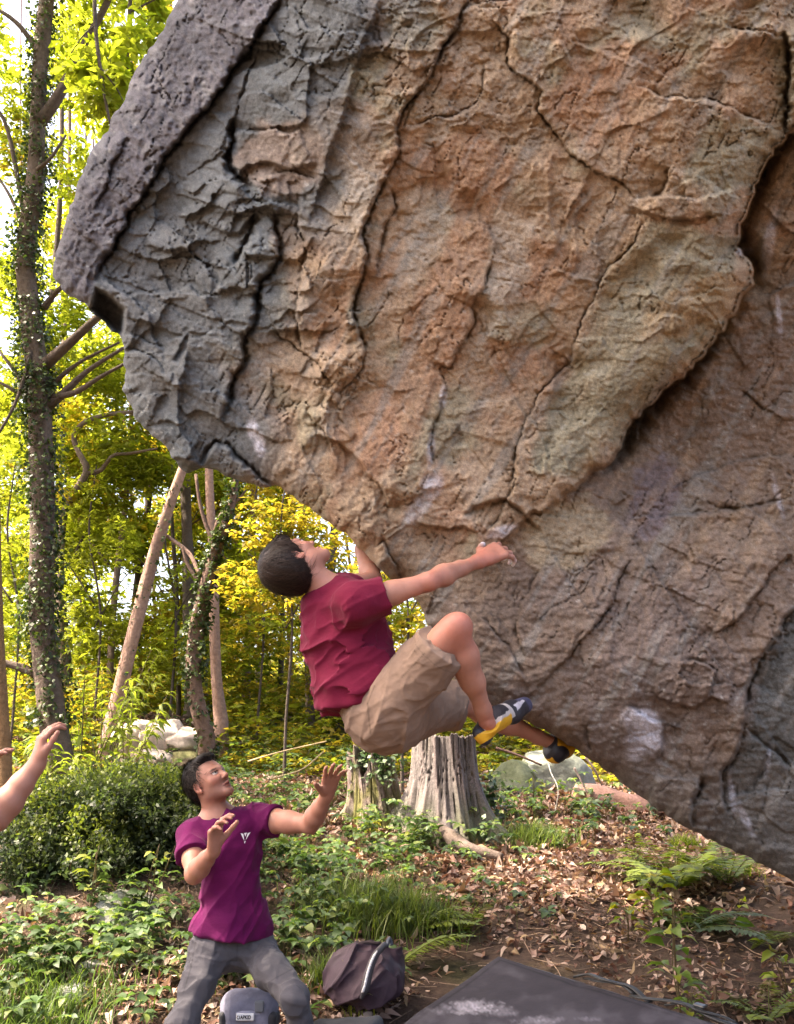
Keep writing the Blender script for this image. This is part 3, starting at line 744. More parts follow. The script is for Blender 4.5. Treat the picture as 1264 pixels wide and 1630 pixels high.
# --- pale leaning tree in the sun
make_tree('leaning_tree', 'pale sunlit trunk leaning to the right in front of the yellow leaves',
    [(170,1180,12,33),(188,1110,12,33),(212,1010,12,32),(232,930,12,31),(252,860,11.9,28),(275,790,11.8,25),(300,720,11.8,22),(330,620,11.7,19),(370,480,11.6,15)],
    [[(262,850,12,6),(300,880,11.8,7),(318,915,11.7,6)]], [(380,520,11.6,160,120,1.2,260)], .13, YG, OC, PB, 2, flare=1.2, ws=.68, ivy=[(.2,.95,260,.05,.04)])
# --- two fork trees in the middle
make_tree('forked_tree', 'crooked forked trunk with peeling ivy, left of the climber head and nearest the rocks',
    [(330,1175,11.5,30),(312,1110,11.5,32),(308,1050,11.5,30),(316,985,11.5,28),(328,930,11.4,26),(342,880,11.4,24),(358,840,11.3,20),(372,790,11.3,14),(380,720,11.2,11)],
    [[(345,870,11.4,8),(330,840,11.4,7),(318,800,11.4,6),(312,755,11.4,6)],[(340,850,11.4,7),(352,820,11.4,7),(375,800,11.3,5),(392,780,11.3,4)],[(326,940,11.4,7),(300,900,11.4,6),(290,870,11.4,5)]],
    [(420,700,11.3,110,70,.8,120)], .12, YG, OC, PB * .5, 3, ivy=[(.30,.95,2600,.048,.09),(.1,.3,250,.05,.05)], ws=.85)
make_tree('straight_tree', 'straight reddish trunk just behind the crooked forked one',
    [(352,1150,12.5,26),(345,1080,12.5,24),(342,1000,12.5,22),(340,900,12.5,20),(335,800,12.5,18),(332,700,12.5,16),(330,560,12.5,14)], [[(338,880,12.5,6),(360,820,12.5,6),(380,760,12.5,5)]],
    [(330,560,12.5,150,110,1,140)], .13, YG, OC, PB * .9, 4, ws=.8)
make_tree('dark_tree', 'slim dark trunk between the leaning pale tree and the forked tree',
    [(305,1120,14,22),(302,1000,14,21),(300,900,14,20),(296,800,14,18),(292,700,14,16),(290,560,14,14)], [], [(280,600,14,130,110,1,120)], .14, GR, YG, DB * 1.2, 5)
make_tree('edge_tree', 'brown trunk cut by the left edge behind the reaching arm',
    [(8,1260,8.5,26),(4,1180,8.5,24),(-2,1080,8.5,23),(-8,900,8.5,21),(-14,700,8.5,20),(-30,400,8.4,18)], [], [(-60,420,8.4,60,100,.6,120)], .11, YG, GR, np.array([.2, .12, .06]), 6)
# --- limb-tree with the bent branches below the boulder
make_tree('bent_branch_tree', 'thin tree with zigzag bare branches under the boulder nose',
    [(100,1090,13,12),(96,980,13,12),(98,850,13,12),(110,800,12.8,12),(138,752,12.6,12),(126,722,12.6,9),(118,695,12.6,9),(135,672,12.5,8),(170,660,12.5,7),(215,655,12.4,6)],
    [[(138,752,12.6,9),(160,749,12.6,9),(180,725,12.5,7),(205,722,12.5,6),(250,714,12.4,4)],[(112,792,12.8,6),(100,778,12.8,5),(138,775,12.8,4)]],
    [(200,700,13.2,90,60,.8,150)], .13, YG, OC, BK, 7)
# hanging saplings at the top
for k, (tr, lab, br) in enumerate((
    ([(150,-60,7.5,9),(152,40,7.5,8),(160,110,7.5,7),(170,170,7.5,6),(176,200,7.5,4)], 'thin dark branch hanging at the top, nearest the ivy tree', [[(152,40,7.5,4),(130,60,7.5,3),(110,90,7.5,2)],[(162,110,7.5,4),(185,140,7.5,3),(196,160,7.5,2)]]),
    ([(212,-60,8,8),(206,20,8,8),(204,80,8,7),(203,130,8,4)], 'thin dark branch hanging at the top beside the boulder edge', [[(206,20,8,4),(235,5,8,4),(262,-8,8,3)],[(205,70,8,3),(225,50,8,2.5),(240,30,8,2)]]))):
    pth, rad = limb3(tr, 14); root = empty('hanging_branch', pth[0], label=lab, cat='branch', group='branches hanging at the top')
    V, F = tube(pth, rad, 6, .2, k); Bag().add(V, F, bark_col(V, DB)).build('stem', M_BARK, root)
    for br_ in br:
        p2, r2 = limb3(br_, 8); V, F = tube(p2, r2, 5); Bag().add(V, F, bark_col(V, DB)).build('twig', M_BARK, root)
    d0 = tr[0][2]
    bl = [(x, y, d0 + .2, 46, 30, .35, 34) for x, y in ((tr[1][0] + 40, 10), (tr[2][0] + 30, 60), (tr[2][0] - 30, 110), (tr[3][0] + 20, 150), (tr[3][0] - 10, tr[3][1]))]
    bb = [(P(x, y, d), (rx / S(d), dy, rz / S(d)), n) for x, y, d, rx, rz, dy, n in bl]
    crown_mesh(bb, .15, YG * 1.05, GR, rosette=6, seed=50 + k, flat=.5).build('leaves', M_LEAF, root)
# --- background trees, each its own trunk and crown
r_ = random.Random(5)
spec = []
for k in range(24):
    d = r_.choice([14, 16, 18, 20, 23, 27]); x = 6 + k * 27 + r_.uniform(-9, 9)
    spec.append((x, d, r_.uniform(.07, .17), k))
ORD = 'first second third fourth fifth sixth seventh eighth ninth tenth eleventh twelfth thirteenth fourteenth fifteenth sixteenth seventeenth eighteenth nineteenth twentieth twenty-first twenty-second twenty-third twenty-fourth'.split()
adj = ['slender', 'crooked', 'straight', 'thin pale', 'dark', 'mossy', 'leaning', 'twin-branched', 'bare-stemmed', 'leafy']
for x, d, rw, k in spec:
    wpx = rw * S(d); x2 = x + r_.uniform(-50, 50); x3 = x2 + r_.uniform(-60, 60)
    base = [YG, YG, OC, GR, YG * .8][k % 5]
    if x > 330: base = OC if k % 3 else YG
    bl = []
    for j in range(11):
        bl.append((x + r_.uniform(-140, 140), r_.uniform(0, 1080) if j > 5 else r_.uniform(560, 1080), d + r_.uniform(-1, 1.5), r_.uniform(55, 110), r_.uniform(28, 60), 1.0, int(170 + 60 * (d < 20))))
    make_tree('woodland_tree', '%s background trunk, %s from the left among the slim trees of the wood' % (adj[k % 10], ORD[k]), [(x, 1130, d, wpx), (x + (x2 - x) * .3, 950, d, wpx * .9), (x2, 700, d, wpx * .75), (x3, 300, d, wpx * .5), (x3, -100, d, wpx * .3)],
        [[(x2, 700, d, wpx * .4), (x2 + r_.uniform(-60, 60), 620, d, wpx * .25), (x2 + r_.uniform(-120, 120), 520, d, wpx * .12)], [(x, 900, d, wpx * .4), (x + r_.uniform(-60, 60), 840, d, wpx * .25), (x + r_.uniform(-100, 100), 780, d, wpx * .12)]],
        bl, .085 + .005 * d, base, [OC, GR, YG][k % 3], [BK, DB, PB * .7][k % 3], 100 + k, group='slim trees of the wood behind', nseg=8, rosette=4)
# --- young gold-leaved trees filling the gap under the boulder
for k, (x, y_, lab, bl) in enumerate(((455, 11.0, 'young gold-leaved tree behind the climber head, under the boulder', [(420, 840, 60, 55), (480, 830, 60, 40), (540, 870, 60, 45), (400, 930, 60, 50), (470, 960, 60, 50)]), (640, 10.5, 'young golden tree right behind the climber back and arm', [(600, 930, 60, 45), (640, 1000, 60, 45), (560, 960, 60, 45), (620, 1060, 60, 45)]), (410, 13, 'thin golden sapling tree above the spotter head', [(400, 1010, 60, 50), (460, 1060, 70, 45), (370, 1080, 50, 40), (540, 1090, 70, 40)]),
    (150, 12.6, 'young yellow-leaved tree between the ivy tree and the leaning trunk', [(140, 800, 55, 50), (190, 760, 60, 50), (130, 900, 50, 60), (170, 980, 55, 60), (200, 860, 40, 60)]), (270, 13.2, 'young yellow-leaved tree right of the leaning trunk', [(260, 960, 40, 60), (300, 1040, 50, 50), (250, 1060, 40, 50), (240, 760, 50, 40)]), (20, 11, 'young yellow tree left of the ivy tree, cut by the frame', [(5, 760, 40, 80), (10, 900, 40, 80), (5, 1020, 40, 70), (0, 620, 40, 80)]))):
    make_tree('young_tree', lab, [(x, 1150, y_, 4.5), (x + 10, 980, y_, 4), (x - 8, 850, y_, 3.5), (x + 4, 740, y_, 2)], [[(x, 1000, y_, 3), (x + 40, 930, y_, 2), (x + 70, 900, y_, 1.5)], [(x, 960, y_, 3), (x - 40, 900, y_, 2), (x - 60, 880, y_, 1.5)]],
        [(a, b, y_ + .2, rx, rz, .5, 150) for a, b, rx, rz in bl], .10, OC if x > 350 else YG * 1.1, YG, DB, 70 + k, group='young trees at the foot of the wood', nseg=6, rosette=5)
# --- undergrowth that reads as one mass at the foot of the wood
def proj_(x, y):
    q = np.stack([x, y, ground_z(x, y)], 1) - EYE; zz = q[:, 1] * ct + q[:, 2] * st; return 632 + FPX * q[:, 0] / zz, 815 - FPX * (-q[:, 1] * st + q[:, 2] * ct) / zz
def undergrowth():
    bag = Bag(); r = np.random.default_rng(77)
    n = 26000
    y = 11.5 + 20 * r.random(n) ** 1.4; x = (r.random(n) * 2.0 - 1.08) * y * .44
    pq = proj_(x, y); kp = ~((pq[0] > 175) & (pq[0] < 350) & (y < 14.5)); x = x[kp]; y = y[kp]; n = len(x)
    z = ground_z(x, y); hgt = (.25 + .9 * np.clip(fbm(x / 1.2, y / 1.2, 3, 400) + .5, 0, 1)) * sstep(11.3, 13.5, y)
    q = np.stack([x, y, z + hgt * r.random(n) ** .7], 1); k = 4
    az = r.random((n, 1)) * 6.28 + np.arange(k)[None] * 1.57 + r.normal(size=(n, k)) * .3
    dv = np.stack([np.cos(az), np.sin(az), -.1 + .35 * r.normal(size=(n, k))], -1)
    L = (.055 + .004 * y)[:, None] * (.7 + .6 * r.random((n, k)))
    V, F = leaves4(np.repeat(q, k, 0), dv.reshape(-1, 3), L.ravel(), L.ravel() * .5, r.normal(size=n * k) * .5)
    c = leafcol(n, YG * .8, .4, OC * .9, .4) * (1 + .5 * n3(q / .8, 9))[:, None]
    bag.add(V, F, rep(c, k * 4)); bag.build('undergrowth', M_LEAF, None, label='mass of sunlit yellow-green undergrowth on the bank behind the trees', cat='undergrowth', kind='stuff')
undergrowth()
# ================================================================ implicit modelling: one continuous skin from blended limbs
def nrm(v): v = np.asarray(v, float); return v / (np.linalg.norm(v) + 1e-12)
class Sdf:
    def __init__(s): s.p = []; s.disp = None; s.dmax = 0
    def _a(s, f, c, r, k, op): s.p.append((f, np.asarray(c, float), float(r), float(k), op)); return s
    def cap(s, a, b, ra, rb, k=.02, cuts=None, flat=None, op='u'):
        a = np.asarray(a, float); b = np.asarray(b, float); ab = b - a; l2 = ab @ ab + 1e-12
        cuts = [(np.asarray(c, float), nrm(n)) for c, n in (cuts or [])]
        fl = None
        if flat is not None: fl = (nrm(flat[0]), flat[1])
        def f(p):
            q = p - a
            t = np.clip(q @ ab / l2, 0, 1); v = q - t[:, None] * ab
            if fl is not None:
                h = v @ fl[0]; v = v + (1 / fl[1] - 1) * h[:, None] * fl[0]
                l = np.linalg.norm(v, axis=1); d = l - (ra + (rb - ra) * t); d = np.where(d < 0, d * min(1, fl[1]), d * (min(1, fl[1]) + .0))
            else: d = np.linalg.norm(v, axis=1) - (ra + (rb - ra) * t)
            for c, n in cuts: d = np.maximum(d, (p - c) @ n)
            return d
        m = max(ra, rb) * (max(1, fl[1]) if fl is not None else 1)
        return s._a(f, (a + b) / 2, np.linalg.norm(ab) / 2 + m, k, op)
    def ell(s, c, r, ax=None, k=.02, op='u', cuts=None):
        c = np.asarray(c, float); r = np.asarray(r, float); ax = np.eye(3) if ax is None else np.asarray(ax, float)   # rows = axes
        cuts = [(np.asarray(q, float), nrm(n)) for q, n in (cuts or [])]
        def f(p):
            q = (p - c) @ ax.T; k0 = np.linalg.norm(q / r, axis=1); k1 = np.linalg.norm(q / (r * r), axis=1) + 1e-9
            d = k0 * (k0 - 1) / k1
            for cc, n in cuts: d = np.maximum(d, (p - cc) @ n)
            return d
        return s._a(f, c, max(r), k, op)
    def box(s, c, h, ax=None, rad=.01, k=.005, op='u'):
        c = np.asarray(c, float); h = np.asarray(h, float) - rad; ax = np.eye(3) if ax is None else np.asarray(ax, float)
        def f(p):
            q = np.abs((p - c) @ ax.T) - h
            return np.linalg.norm(np.maximum(q, 0), axis=1) + np.minimum(q.max(1), 0) - rad
        return s._a(f, c, np.linalg.norm(h) + rad, k, op)
    def chain(s, pts, k=.02, **kw):
        for a, b in zip(pts[:-1], pts[1:]): s.cap(a[:3], b[:3], a[3], b[3], k, **kw)
        return s
    def __call__(s, p, prims=None):
        d = np.full(len(p), 1.0)
        for f, c, r, k, op in (s.p if prims is None else prims):
            e = f(p)
            if op == 'u':
                h = np.clip(.5 + .5 * (d - e) / k, 0, 1); d = d + (e - d) * h - k * h * (1 - h)
            else:
                h = np.clip(.5 - .5 * (d + e) / k, 0, 1); d = d + (-e - d) * h + k * h * (1 - h)
        if s.disp is not None: d = d + s.disp(p)
        return d
    def mesh(s, h, B=16):
        lo = np.min([c - r for f, c, r, k, op in s.p if op == 'u'], 0) - .02; hi = np.max([c + r for f, c, r, k, op in s.p if op == 'u'], 0) + .02
        nb = np.ceil((hi - lo) / (B * h)).astype(int); NX, NY, NZ = (nb * B + 3)
        VK = []; VP = []; QK = []
        ar = np.arange(-1, B + 1)
        G = np.stack(np.meshgrid(ar, ar, ar, indexing='ij'), -1).reshape(-1, 3)
        half = B * h * .8661; C = np.array([c for _, c, _, _, _ in s.p]); R = np.array([r for _, _, r, _, _ in s.p]); K = np.array([k for _, _, _, k, _ in s.p])
        U = np.array([op == 'u' for *_, op in s.p]); m = B + 2
        for bi in range(nb[0]):
            for bj in range(nb[1]):
                for bk in range(nb[2]):
                    i0 = np.array([bi, bj, bk]) * B; cen = lo + (i0 + B / 2) * h
                    sel = np.linalg.norm(C - cen, axis=1) < R + half + K + .01
                    if not (sel & U).any(): continue
                    pr = [s.p[i] for i in np.where(sel)[0]]
                    if s.disp is None or s.dmax < half:
                        d0 = s(cen[None], pr)[0]
                        if abs(d0) > half * 2.2 + s.dmax: continue
                    d = s(lo + (G + i0) * h, pr).reshape(m, m, m); ins = d < 0
                    if ins.all() or not ins.any(): continue
                    acc = np.zeros((m - 1, m - 1, m - 1, 3)); cnt = np.zeros((m - 1, m - 1, m - 1))
                    for ax in range(3):
                        sl0 = [slice(None)] * 3; sl1 = [slice(None)] * 3; sl0[ax] = slice(0, m - 1); sl1[ax] = slice(1, m)
                        a = d[tuple(sl0)]; b = d[tuple(sl1)]; x = (a < 0) != (b < 0); t = np.where(x, a / (a - b + 1e-12), 0)
                        o1, o2 = [q for q in range(3) if q != ax]
                        for u in (0, 1):
                            for v in (0, 1):
                                sl = [slice(None)] * 3; sl[o1] = slice(u, m - 1 + u); sl[o2] = slice(v, m - 1 + v)
                                xx = x[tuple(sl)]; tt = t[tuple(sl)]; cnt += xx; acc[..., ax] += np.where(xx, tt, 0); acc[..., o1] += xx * u; acc[..., o2] += xx * v
                    act = cnt > 0; ci = np.stack(np.where(act), 1)
                    pos = acc[act] / cnt[act][:, None] + ci + (i0 - 1); gk = ci + i0   # cell id shifted by +1
                    VK.append((gk[:, 0] * NY + gk[:, 1]) * NZ + gk[:, 2]); VP.append(lo + pos * h)
                    for ax in range(3):
                        o1, o2 = [(1, 2), (2, 0), (0, 1)][ax]
                        sl0 = [slice(1, m - 1)] * 3; sl1 = [slice(1, m - 1)] * 3; sl1[ax] = slice(2, m)
                        a = d[tuple(sl0)] < 0; b = d[tuple(sl1)] < 0; x = a != b
                        if not x.any(): continue
                        e = np.stack(np.where(x), 1) + i0 + 1   # cell (i) id shifted: sample index i -> cell i
                        flip = b[x]
                        q = []
                        for u, v in ((0, 0), (1, 0), (1, 1), (0, 1)):
                            c = e.copy(); c[:, o1] -= u; c[:, o2] -= v; q.append((c[:, 0] * NY + c[:, 1]) * NZ + c[:, 2])
                        q = np.stack(q, 1); q[flip] = q[flip][:, ::-1]; QK.append(q)
        VK = np.concatenate(VK); VP = np.vstack(VP); QK = np.vstack(QK)
        uk, fi = np.unique(VK, return_index=True); V = VP[fi]
        F = np.searchsorted(uk, QK); F = np.clip(F, 0, len(uk) - 1); ok = (uk[F] == QK).all(1)
        return V, F[ok]
def frame(f, u):
    """rows: right, forward, up for a thing facing f with its top towards u"""
    f = nrm(f); r = nrm(np.cross(f, u)); return np.stack([r, f, np.cross(r, f)])
def dist_seg(p, a, b):
    a = np.asarray(a, float); ab = np.asarray(b, float) - a; t = np.clip((p - a) @ ab / (ab @ ab), 0, 1)
    return np.linalg.norm(p - a - t[:, None] * ab, axis=1), t

def hand(s, wrist, fdir, palm, side, curl=(.3, .35, .4, .45), spread=.12, thumb=(.6, .5), sc=1.0, bend=.6, fore=None):
    """five-fingered hand. fdir: wrist to knuckles; palm: palm normal; side: +1 when the thumb lies along cross(fdir,palm)"""
    w_ = np.asarray(wrist, float); f = nrm(fdir); n = nrm(np.asarray(palm, float) - f * (np.asarray(palm, float) @ f)); a = np.cross(f, n) * side
    L = .092 * sc
    tips = []
    s.cap(w_ - f * .01, w_ + f * .03 * sc, .026 * sc, .029 * sc, .02, flat=(n, .72))
    for q in (-1.05, -.35, .35, 1.05):      # palm bars, blended into one plate
        s.cap(w_ + f * .022 * sc + a * q * .016 * sc, w_ + f * L * (.96 - .035 * abs(q - .35)) + a * q * .0265 * sc, .0145 * sc, .0125 * sc, .014)
    s.ell(w_ + f * .035 * sc + a * .026 * sc + n * .008 * sc, (.024 * sc, .017 * sc, .015 * sc), np.stack([nrm(f * .8 + a * .6), nrm(a * .8 - f * .6), n]), .012)
    lens = [(.043, .026, .021), (.047, .029, .022), (.043, .027, .022), (.034, .021, .019)]; rad = [(.0092, .0083, .0072), (.0095, .0085, .0074), (.0090, .0080, .0070), (.0082, .0073, .0064)]
    for i in range(4):
        q = (1.05, .35, -.35, -1.05)[i]
        b = w_ + f * L * (.93 - .05 * (i == 3) - .01 * (i == 0)) + a * q * .0265 * sc
        d = nrm(f + a * q * spread * 1.1); ang = curl[i]; nn = n
        pts = [(*b, rad[i][0] * sc * 1.08)]
        for j in range(3):
            th = ang * (1.0 if j == 0 else (bend + .35 * j) * 1.1); dd = d * math.cos(th) + nn * math.sin(th); nn = nn * math.cos(th) - d * math.sin(th); d = dd
            b = b + d * lens[i][j] * sc; pts.append((*b, rad[i][min(j + 0, 2)] * sc * (.98 if j < 2 else .88)))
        s.chain(pts, .0035); tips.append(b)
    # thumb, from the side near the wrist
    b = w_ + f * .024 * sc + a * .024 * sc + n * .006 * sc; d = nrm(f * math.cos(thumb[0]) + a * math.sin(thumb[0]) + n * .32)
    p1 = b + d * .040 * sc; d2 = nrm(d * math.cos(thumb[1] * .6) + (f * .8 - a * .35 + n * .25) * math.sin(thumb[1] * .6)); p2 = p1 + d2 * .033 * sc; d3 = nrm(d2 + f * .2 * thumb[1]); p3 = p2 + d3 * .025 * sc
    s.chain([(*b, .0145 * sc), (*p1, .0115 * sc), (*p2, .0098 * sc), (*p3, .0082 * sc)], .007); tips.append(p3)
    return tips

def head(s, c, A, sc=1.0, neck=None, stub=.0, nar=1.0):
    """a head with brow, nose, lips, jaw and ears; c = point between the ears, A rows = right, forward, up"""
    def W(x, y, z): return c + sc * (np.array([x * (nar if y > .02 or z < -.03 else 1), y, z]) @ A)
    def E(cx, cy, cz, rx, ry, rz, k=.02, op='u', ax=None): s.ell(W(cx, cy, cz), np.array([rx, ry, rz]) * sc, A if ax is None else ax @ A, k * sc, op)
    def Cp(a, b, ra, rb, k=.01, op='u'): s.cap(W(*a), W(*b), ra * sc, rb * sc, k * sc, op=op)
    E(0, -.012, .038, .074, .093, .086)
    E(0, .028, .012, .064, .066, .075, .03)
    E(0, .034, -.040, .056, .052, .062, .03)
    Cp((-.044, .005, -.052), (-.012, .072, -.092), .018, .016, .028); Cp((.044, .005, -.052), (.012, .072, -.092), .018, .016, .028)
    E(0, .083, -.096, .018, .014, .015, .018)
    Cp((-.046, .062, -.018), (-.026, .082, -.020), .015, .014, .022); Cp((.046, .062, -.018), (.026, .082, -.020), .015, .014, .022)
    for q in (-1, 1): E(q * .031, .098, .004, .017, .016, .0105, .014, 's')
    Cp((-.042, .078, .021), (-.012, .089, .018), .009, .010, .014); Cp((.042, .078, .021), (.012, .089, .018), .009, .010, .014)
    Cp((0, .086, .012), (0, .110, -.026), .0075, .0095, .012); E(0, .112, -.030, .0105, .010, .009, .008)
    for q in (-1, 1):
        E(q * .0115, .101, -.033, .0075, .009, .007, .006); E(q * .0065, .107, -.0405, .0032, .0045, .003, .003, 's')
        E(q * .031, .0805, .004, .0135, .0125, .0125, .002)                               # eyeball
        Cp((q * .019, .0915, .0105), (q * .043, .087, .0085), .0028, .0028, .004); Cp((q * .020, .0905, -.004), (q * .042, .0865, -.004), .0022, .0022, .004)
        E(q * .0765, -.008, -.004, .0065, .018, .030, .008); E(q * .0815, -.006, .000, .006, .011, .019, .004, 's'); E(q * .077, .004, -.030, .006, .009, .010, .006)
    Cp((-.021, .088, -.0615), (0, .0985, -.0585), .0045, .006, .006); Cp((.021, .088, -.0615), (0, .0985, -.0585), .0045, .006, .006)
    Cp((-.019, .087, -.071), (.019, .087, -.071), .0055, .0055, .006); E(0, .092, -.0715, .012, .0065, .006, .006)
    Cp((-.024, .0945, -.0655), (.024, .0945, -.0655), .0014, .0014, .002, 's')
    E(0, .098, -.082, .016, .006, .004, .008, 's')
    return W
def head_colour(V, c, A, sc, C, stubble=0, look=(0, 0)):
    q = (V - c) @ A.T / sc
    def g(x, y, z, r): return np.exp(-(((q[:, 0] - x) ** 2 + (q[:, 1] - y) ** 2 + (q[:, 2] - z) ** 2) / r ** 2))
    near = (np.linalg.norm(q, axis=1) < .17)
    red = g(.045, .075, -.025, .022) + g(-.045, .075, -.025, .022) + g(0, .115, -.03, .012) + g(.08, -.01, -.01, .03) + g(-.08, -.01, -.01, .03)
    C = C * (1 - .22 * np.clip(red, 0, 1)[:, None] * np.array([0, .8, .8]))
    lip = (np.abs(q[:, 0]) < .024) & (np.abs(q[:, 2] + .0655) < .0085 - .12 * np.abs(q[:, 0])) & (q[:, 1] > .084)
    C = np.where(lip[:, None] & near[:, None], C * np.array([.72, .42, .42]), C)
    gr = (np.abs(q[:, 0]) < .025) & (np.abs(q[:, 2] + .0655) < .0018) & (q[:, 1] > .08); C = np.where(gr[:, None], C * .35, C)
    for s_ in (-1, 1):
        eb = np.hypot((q[:, 0] - s_ * .031) / .0145, (q[:, 2] - .003) / .0062) < 1; eb &= q[:, 1] > .082
        C = np.where(eb[:, None], np.array([.62, .55, .5]), C)
        ir = (np.hypot(q[:, 0] - s_ * .031 - look[0], q[:, 2] - .004 - look[1]) < .0058) & (q[:, 1] > .082); C = np.where(ir[:, None] & eb[:, None], np.array([.035, .02, .012]), C)
        bd = np.hypot((q[:, 0] - s_ * .031) / .021, (q[:, 2] - .0215 + .25 * (np.abs(q[:, 0]) - .031) * 0) / .0052); br = sstep(1.15, .6, bd + .25 * n3(V * 300, 5)) * (q[:, 1] > .062); C = C * (1 - .72 * br[:, None])
        ld = (np.hypot((q[:, 0] - s_ * .031) / .0175, (q[:, 2] - .0092) / .0032) < 1) & (q[:, 1] > .07); C = np.where(ld[:, None], C * .22, C)
        C = C * (1 - .30 * g(s_ * .031, .085, .006, .016))[:, None]
    if stubble:
        m = sstep(-.02, -.05, q[:, 2]) * sstep(.0, .03, q[:, 1]) * near + .6 * g(0, .1, -.05, .02); C = C * (1 - stubble * np.clip(m, 0, 1)[:, None] * np.array([1, 1, .9]))
    return C
def strands(V, c, A, crown, n, L, steps, lift, seed, wid=.0011, grav=0.0, out=0.0, keep=None):
    """locks of hair combed over the cap: thin ribbons flowing away from the crown"""
    r = np.random.default_rng(seed); q = (V - c) @ A.T
    if keep is not None: V = V[keep(q)]
    p = V[r.integers(0, len(V), n)]; cr = c + np.array(crown) @ A; rows = []; Ln = L * (.6 + .8 * r.random(n)); jit = r.normal(size=(n, 3)) * .22; lf = lift * r.random(n)
    cen = c + np.array([0, -.02, .03]) @ A; d = None
    for k in range(steps + 1):
        nn = p - cen; nn /= np.linalg.norm(nn, axis=1, keepdims=True)
        rows.append((p + nn * (lf * (.3 + k / steps))[:, None], nn))
        f = p - cr; f /= np.linalg.norm(f, axis=1, keepdims=True) + 1e-6; f = f + jit + nn * out + np.array([0, 0, -grav]); f -= nn * np.sum(f * nn, 1, keepdims=True) * (1 - out); f /= np.linalg.norm(f, axis=1, keepdims=True)
        d = f if d is None else (d * .5 + f * .5); p = p + d * (Ln / steps)[:, None]
        if out == 0:
            for a in range(0, n, 400):
                b = p[a:a + 400]; dd = ((b[:, None, :] - V[None, ::3, :]) ** 2).sum(2); j = dd.argmin(1); near = dd[np.arange(len(b)), j] < .012 ** 2; b[near] = b[near] * .25 + V[::3][j[near]] * .75
    P_ = []
    for k, (x, nn) in enumerate(rows):
        t = (rows[min(k + 1, steps)][0] - rows[max(k - 1, 0)][0]); s = np.cross(t, nn); s /= np.linalg.norm(s, axis=1, keepdims=True) + 1e-9; w_ = wid * (1 - .8 * k / steps); P_ += [x - s * w_, x + s * w_]
    W_ = np.stack(P_, 1).reshape(-1, 3); b = np.arange(n)[:, None] * 2 * (steps + 1); F = np.concatenate([b + [[2 * k, 2 * k + 1, 2 * k + 3, 2 * k + 2]] for k in range(steps)]); return W_, F
SKIN = np.array([.43, .205, .145])
M_SKIN = mat('skin', attr=True, rough=.52, spec=.35, sss=.25, bump=(260, .0006, 3), noise=(30, .07, 4))
def cloth(name, base, rough=.9, weave=700, sheen=.04, attr=False): return mat(name, base, rough=rough, spec=.15, sheen=sheen, noise=(22, .10, 5), bump=[(weave, .0006, 2), (40, .0022, 3)], attr=attr)
def folds(dirs, amp, freq, seed=0, stretch=.22, mask=None):
    """cloth creases: ridges running along dirs"""
    d = nrm(dirs); B_ = np.eye(3) - np.outer(d, d) * (1 - stretch)
    def f(p):
        q = p @ B_ * freq; q = q + .32 * np.stack([n3(q * .6, seed + 1), n3(q * .6 + 9, seed + 2), n3(q * .6 + 5, seed + 3)], 1)
        r = (1 - np.abs(n3(q, seed))) ** 5; r2 = (1 - np.abs(n3(q * 2.1 + 3, seed + 4))) ** 5
        v = (.45 - r * 1.5 - r2 * .6 + .5 * n3(q * .5, seed + 6)) * amp
        return v * (mask(p) if mask else 1)
    return f
# ================================================================ people
def Pp(px, py, y): return P(float(px), float(py), float(y))
HEADUP = np.array([0, 0, 1.0])
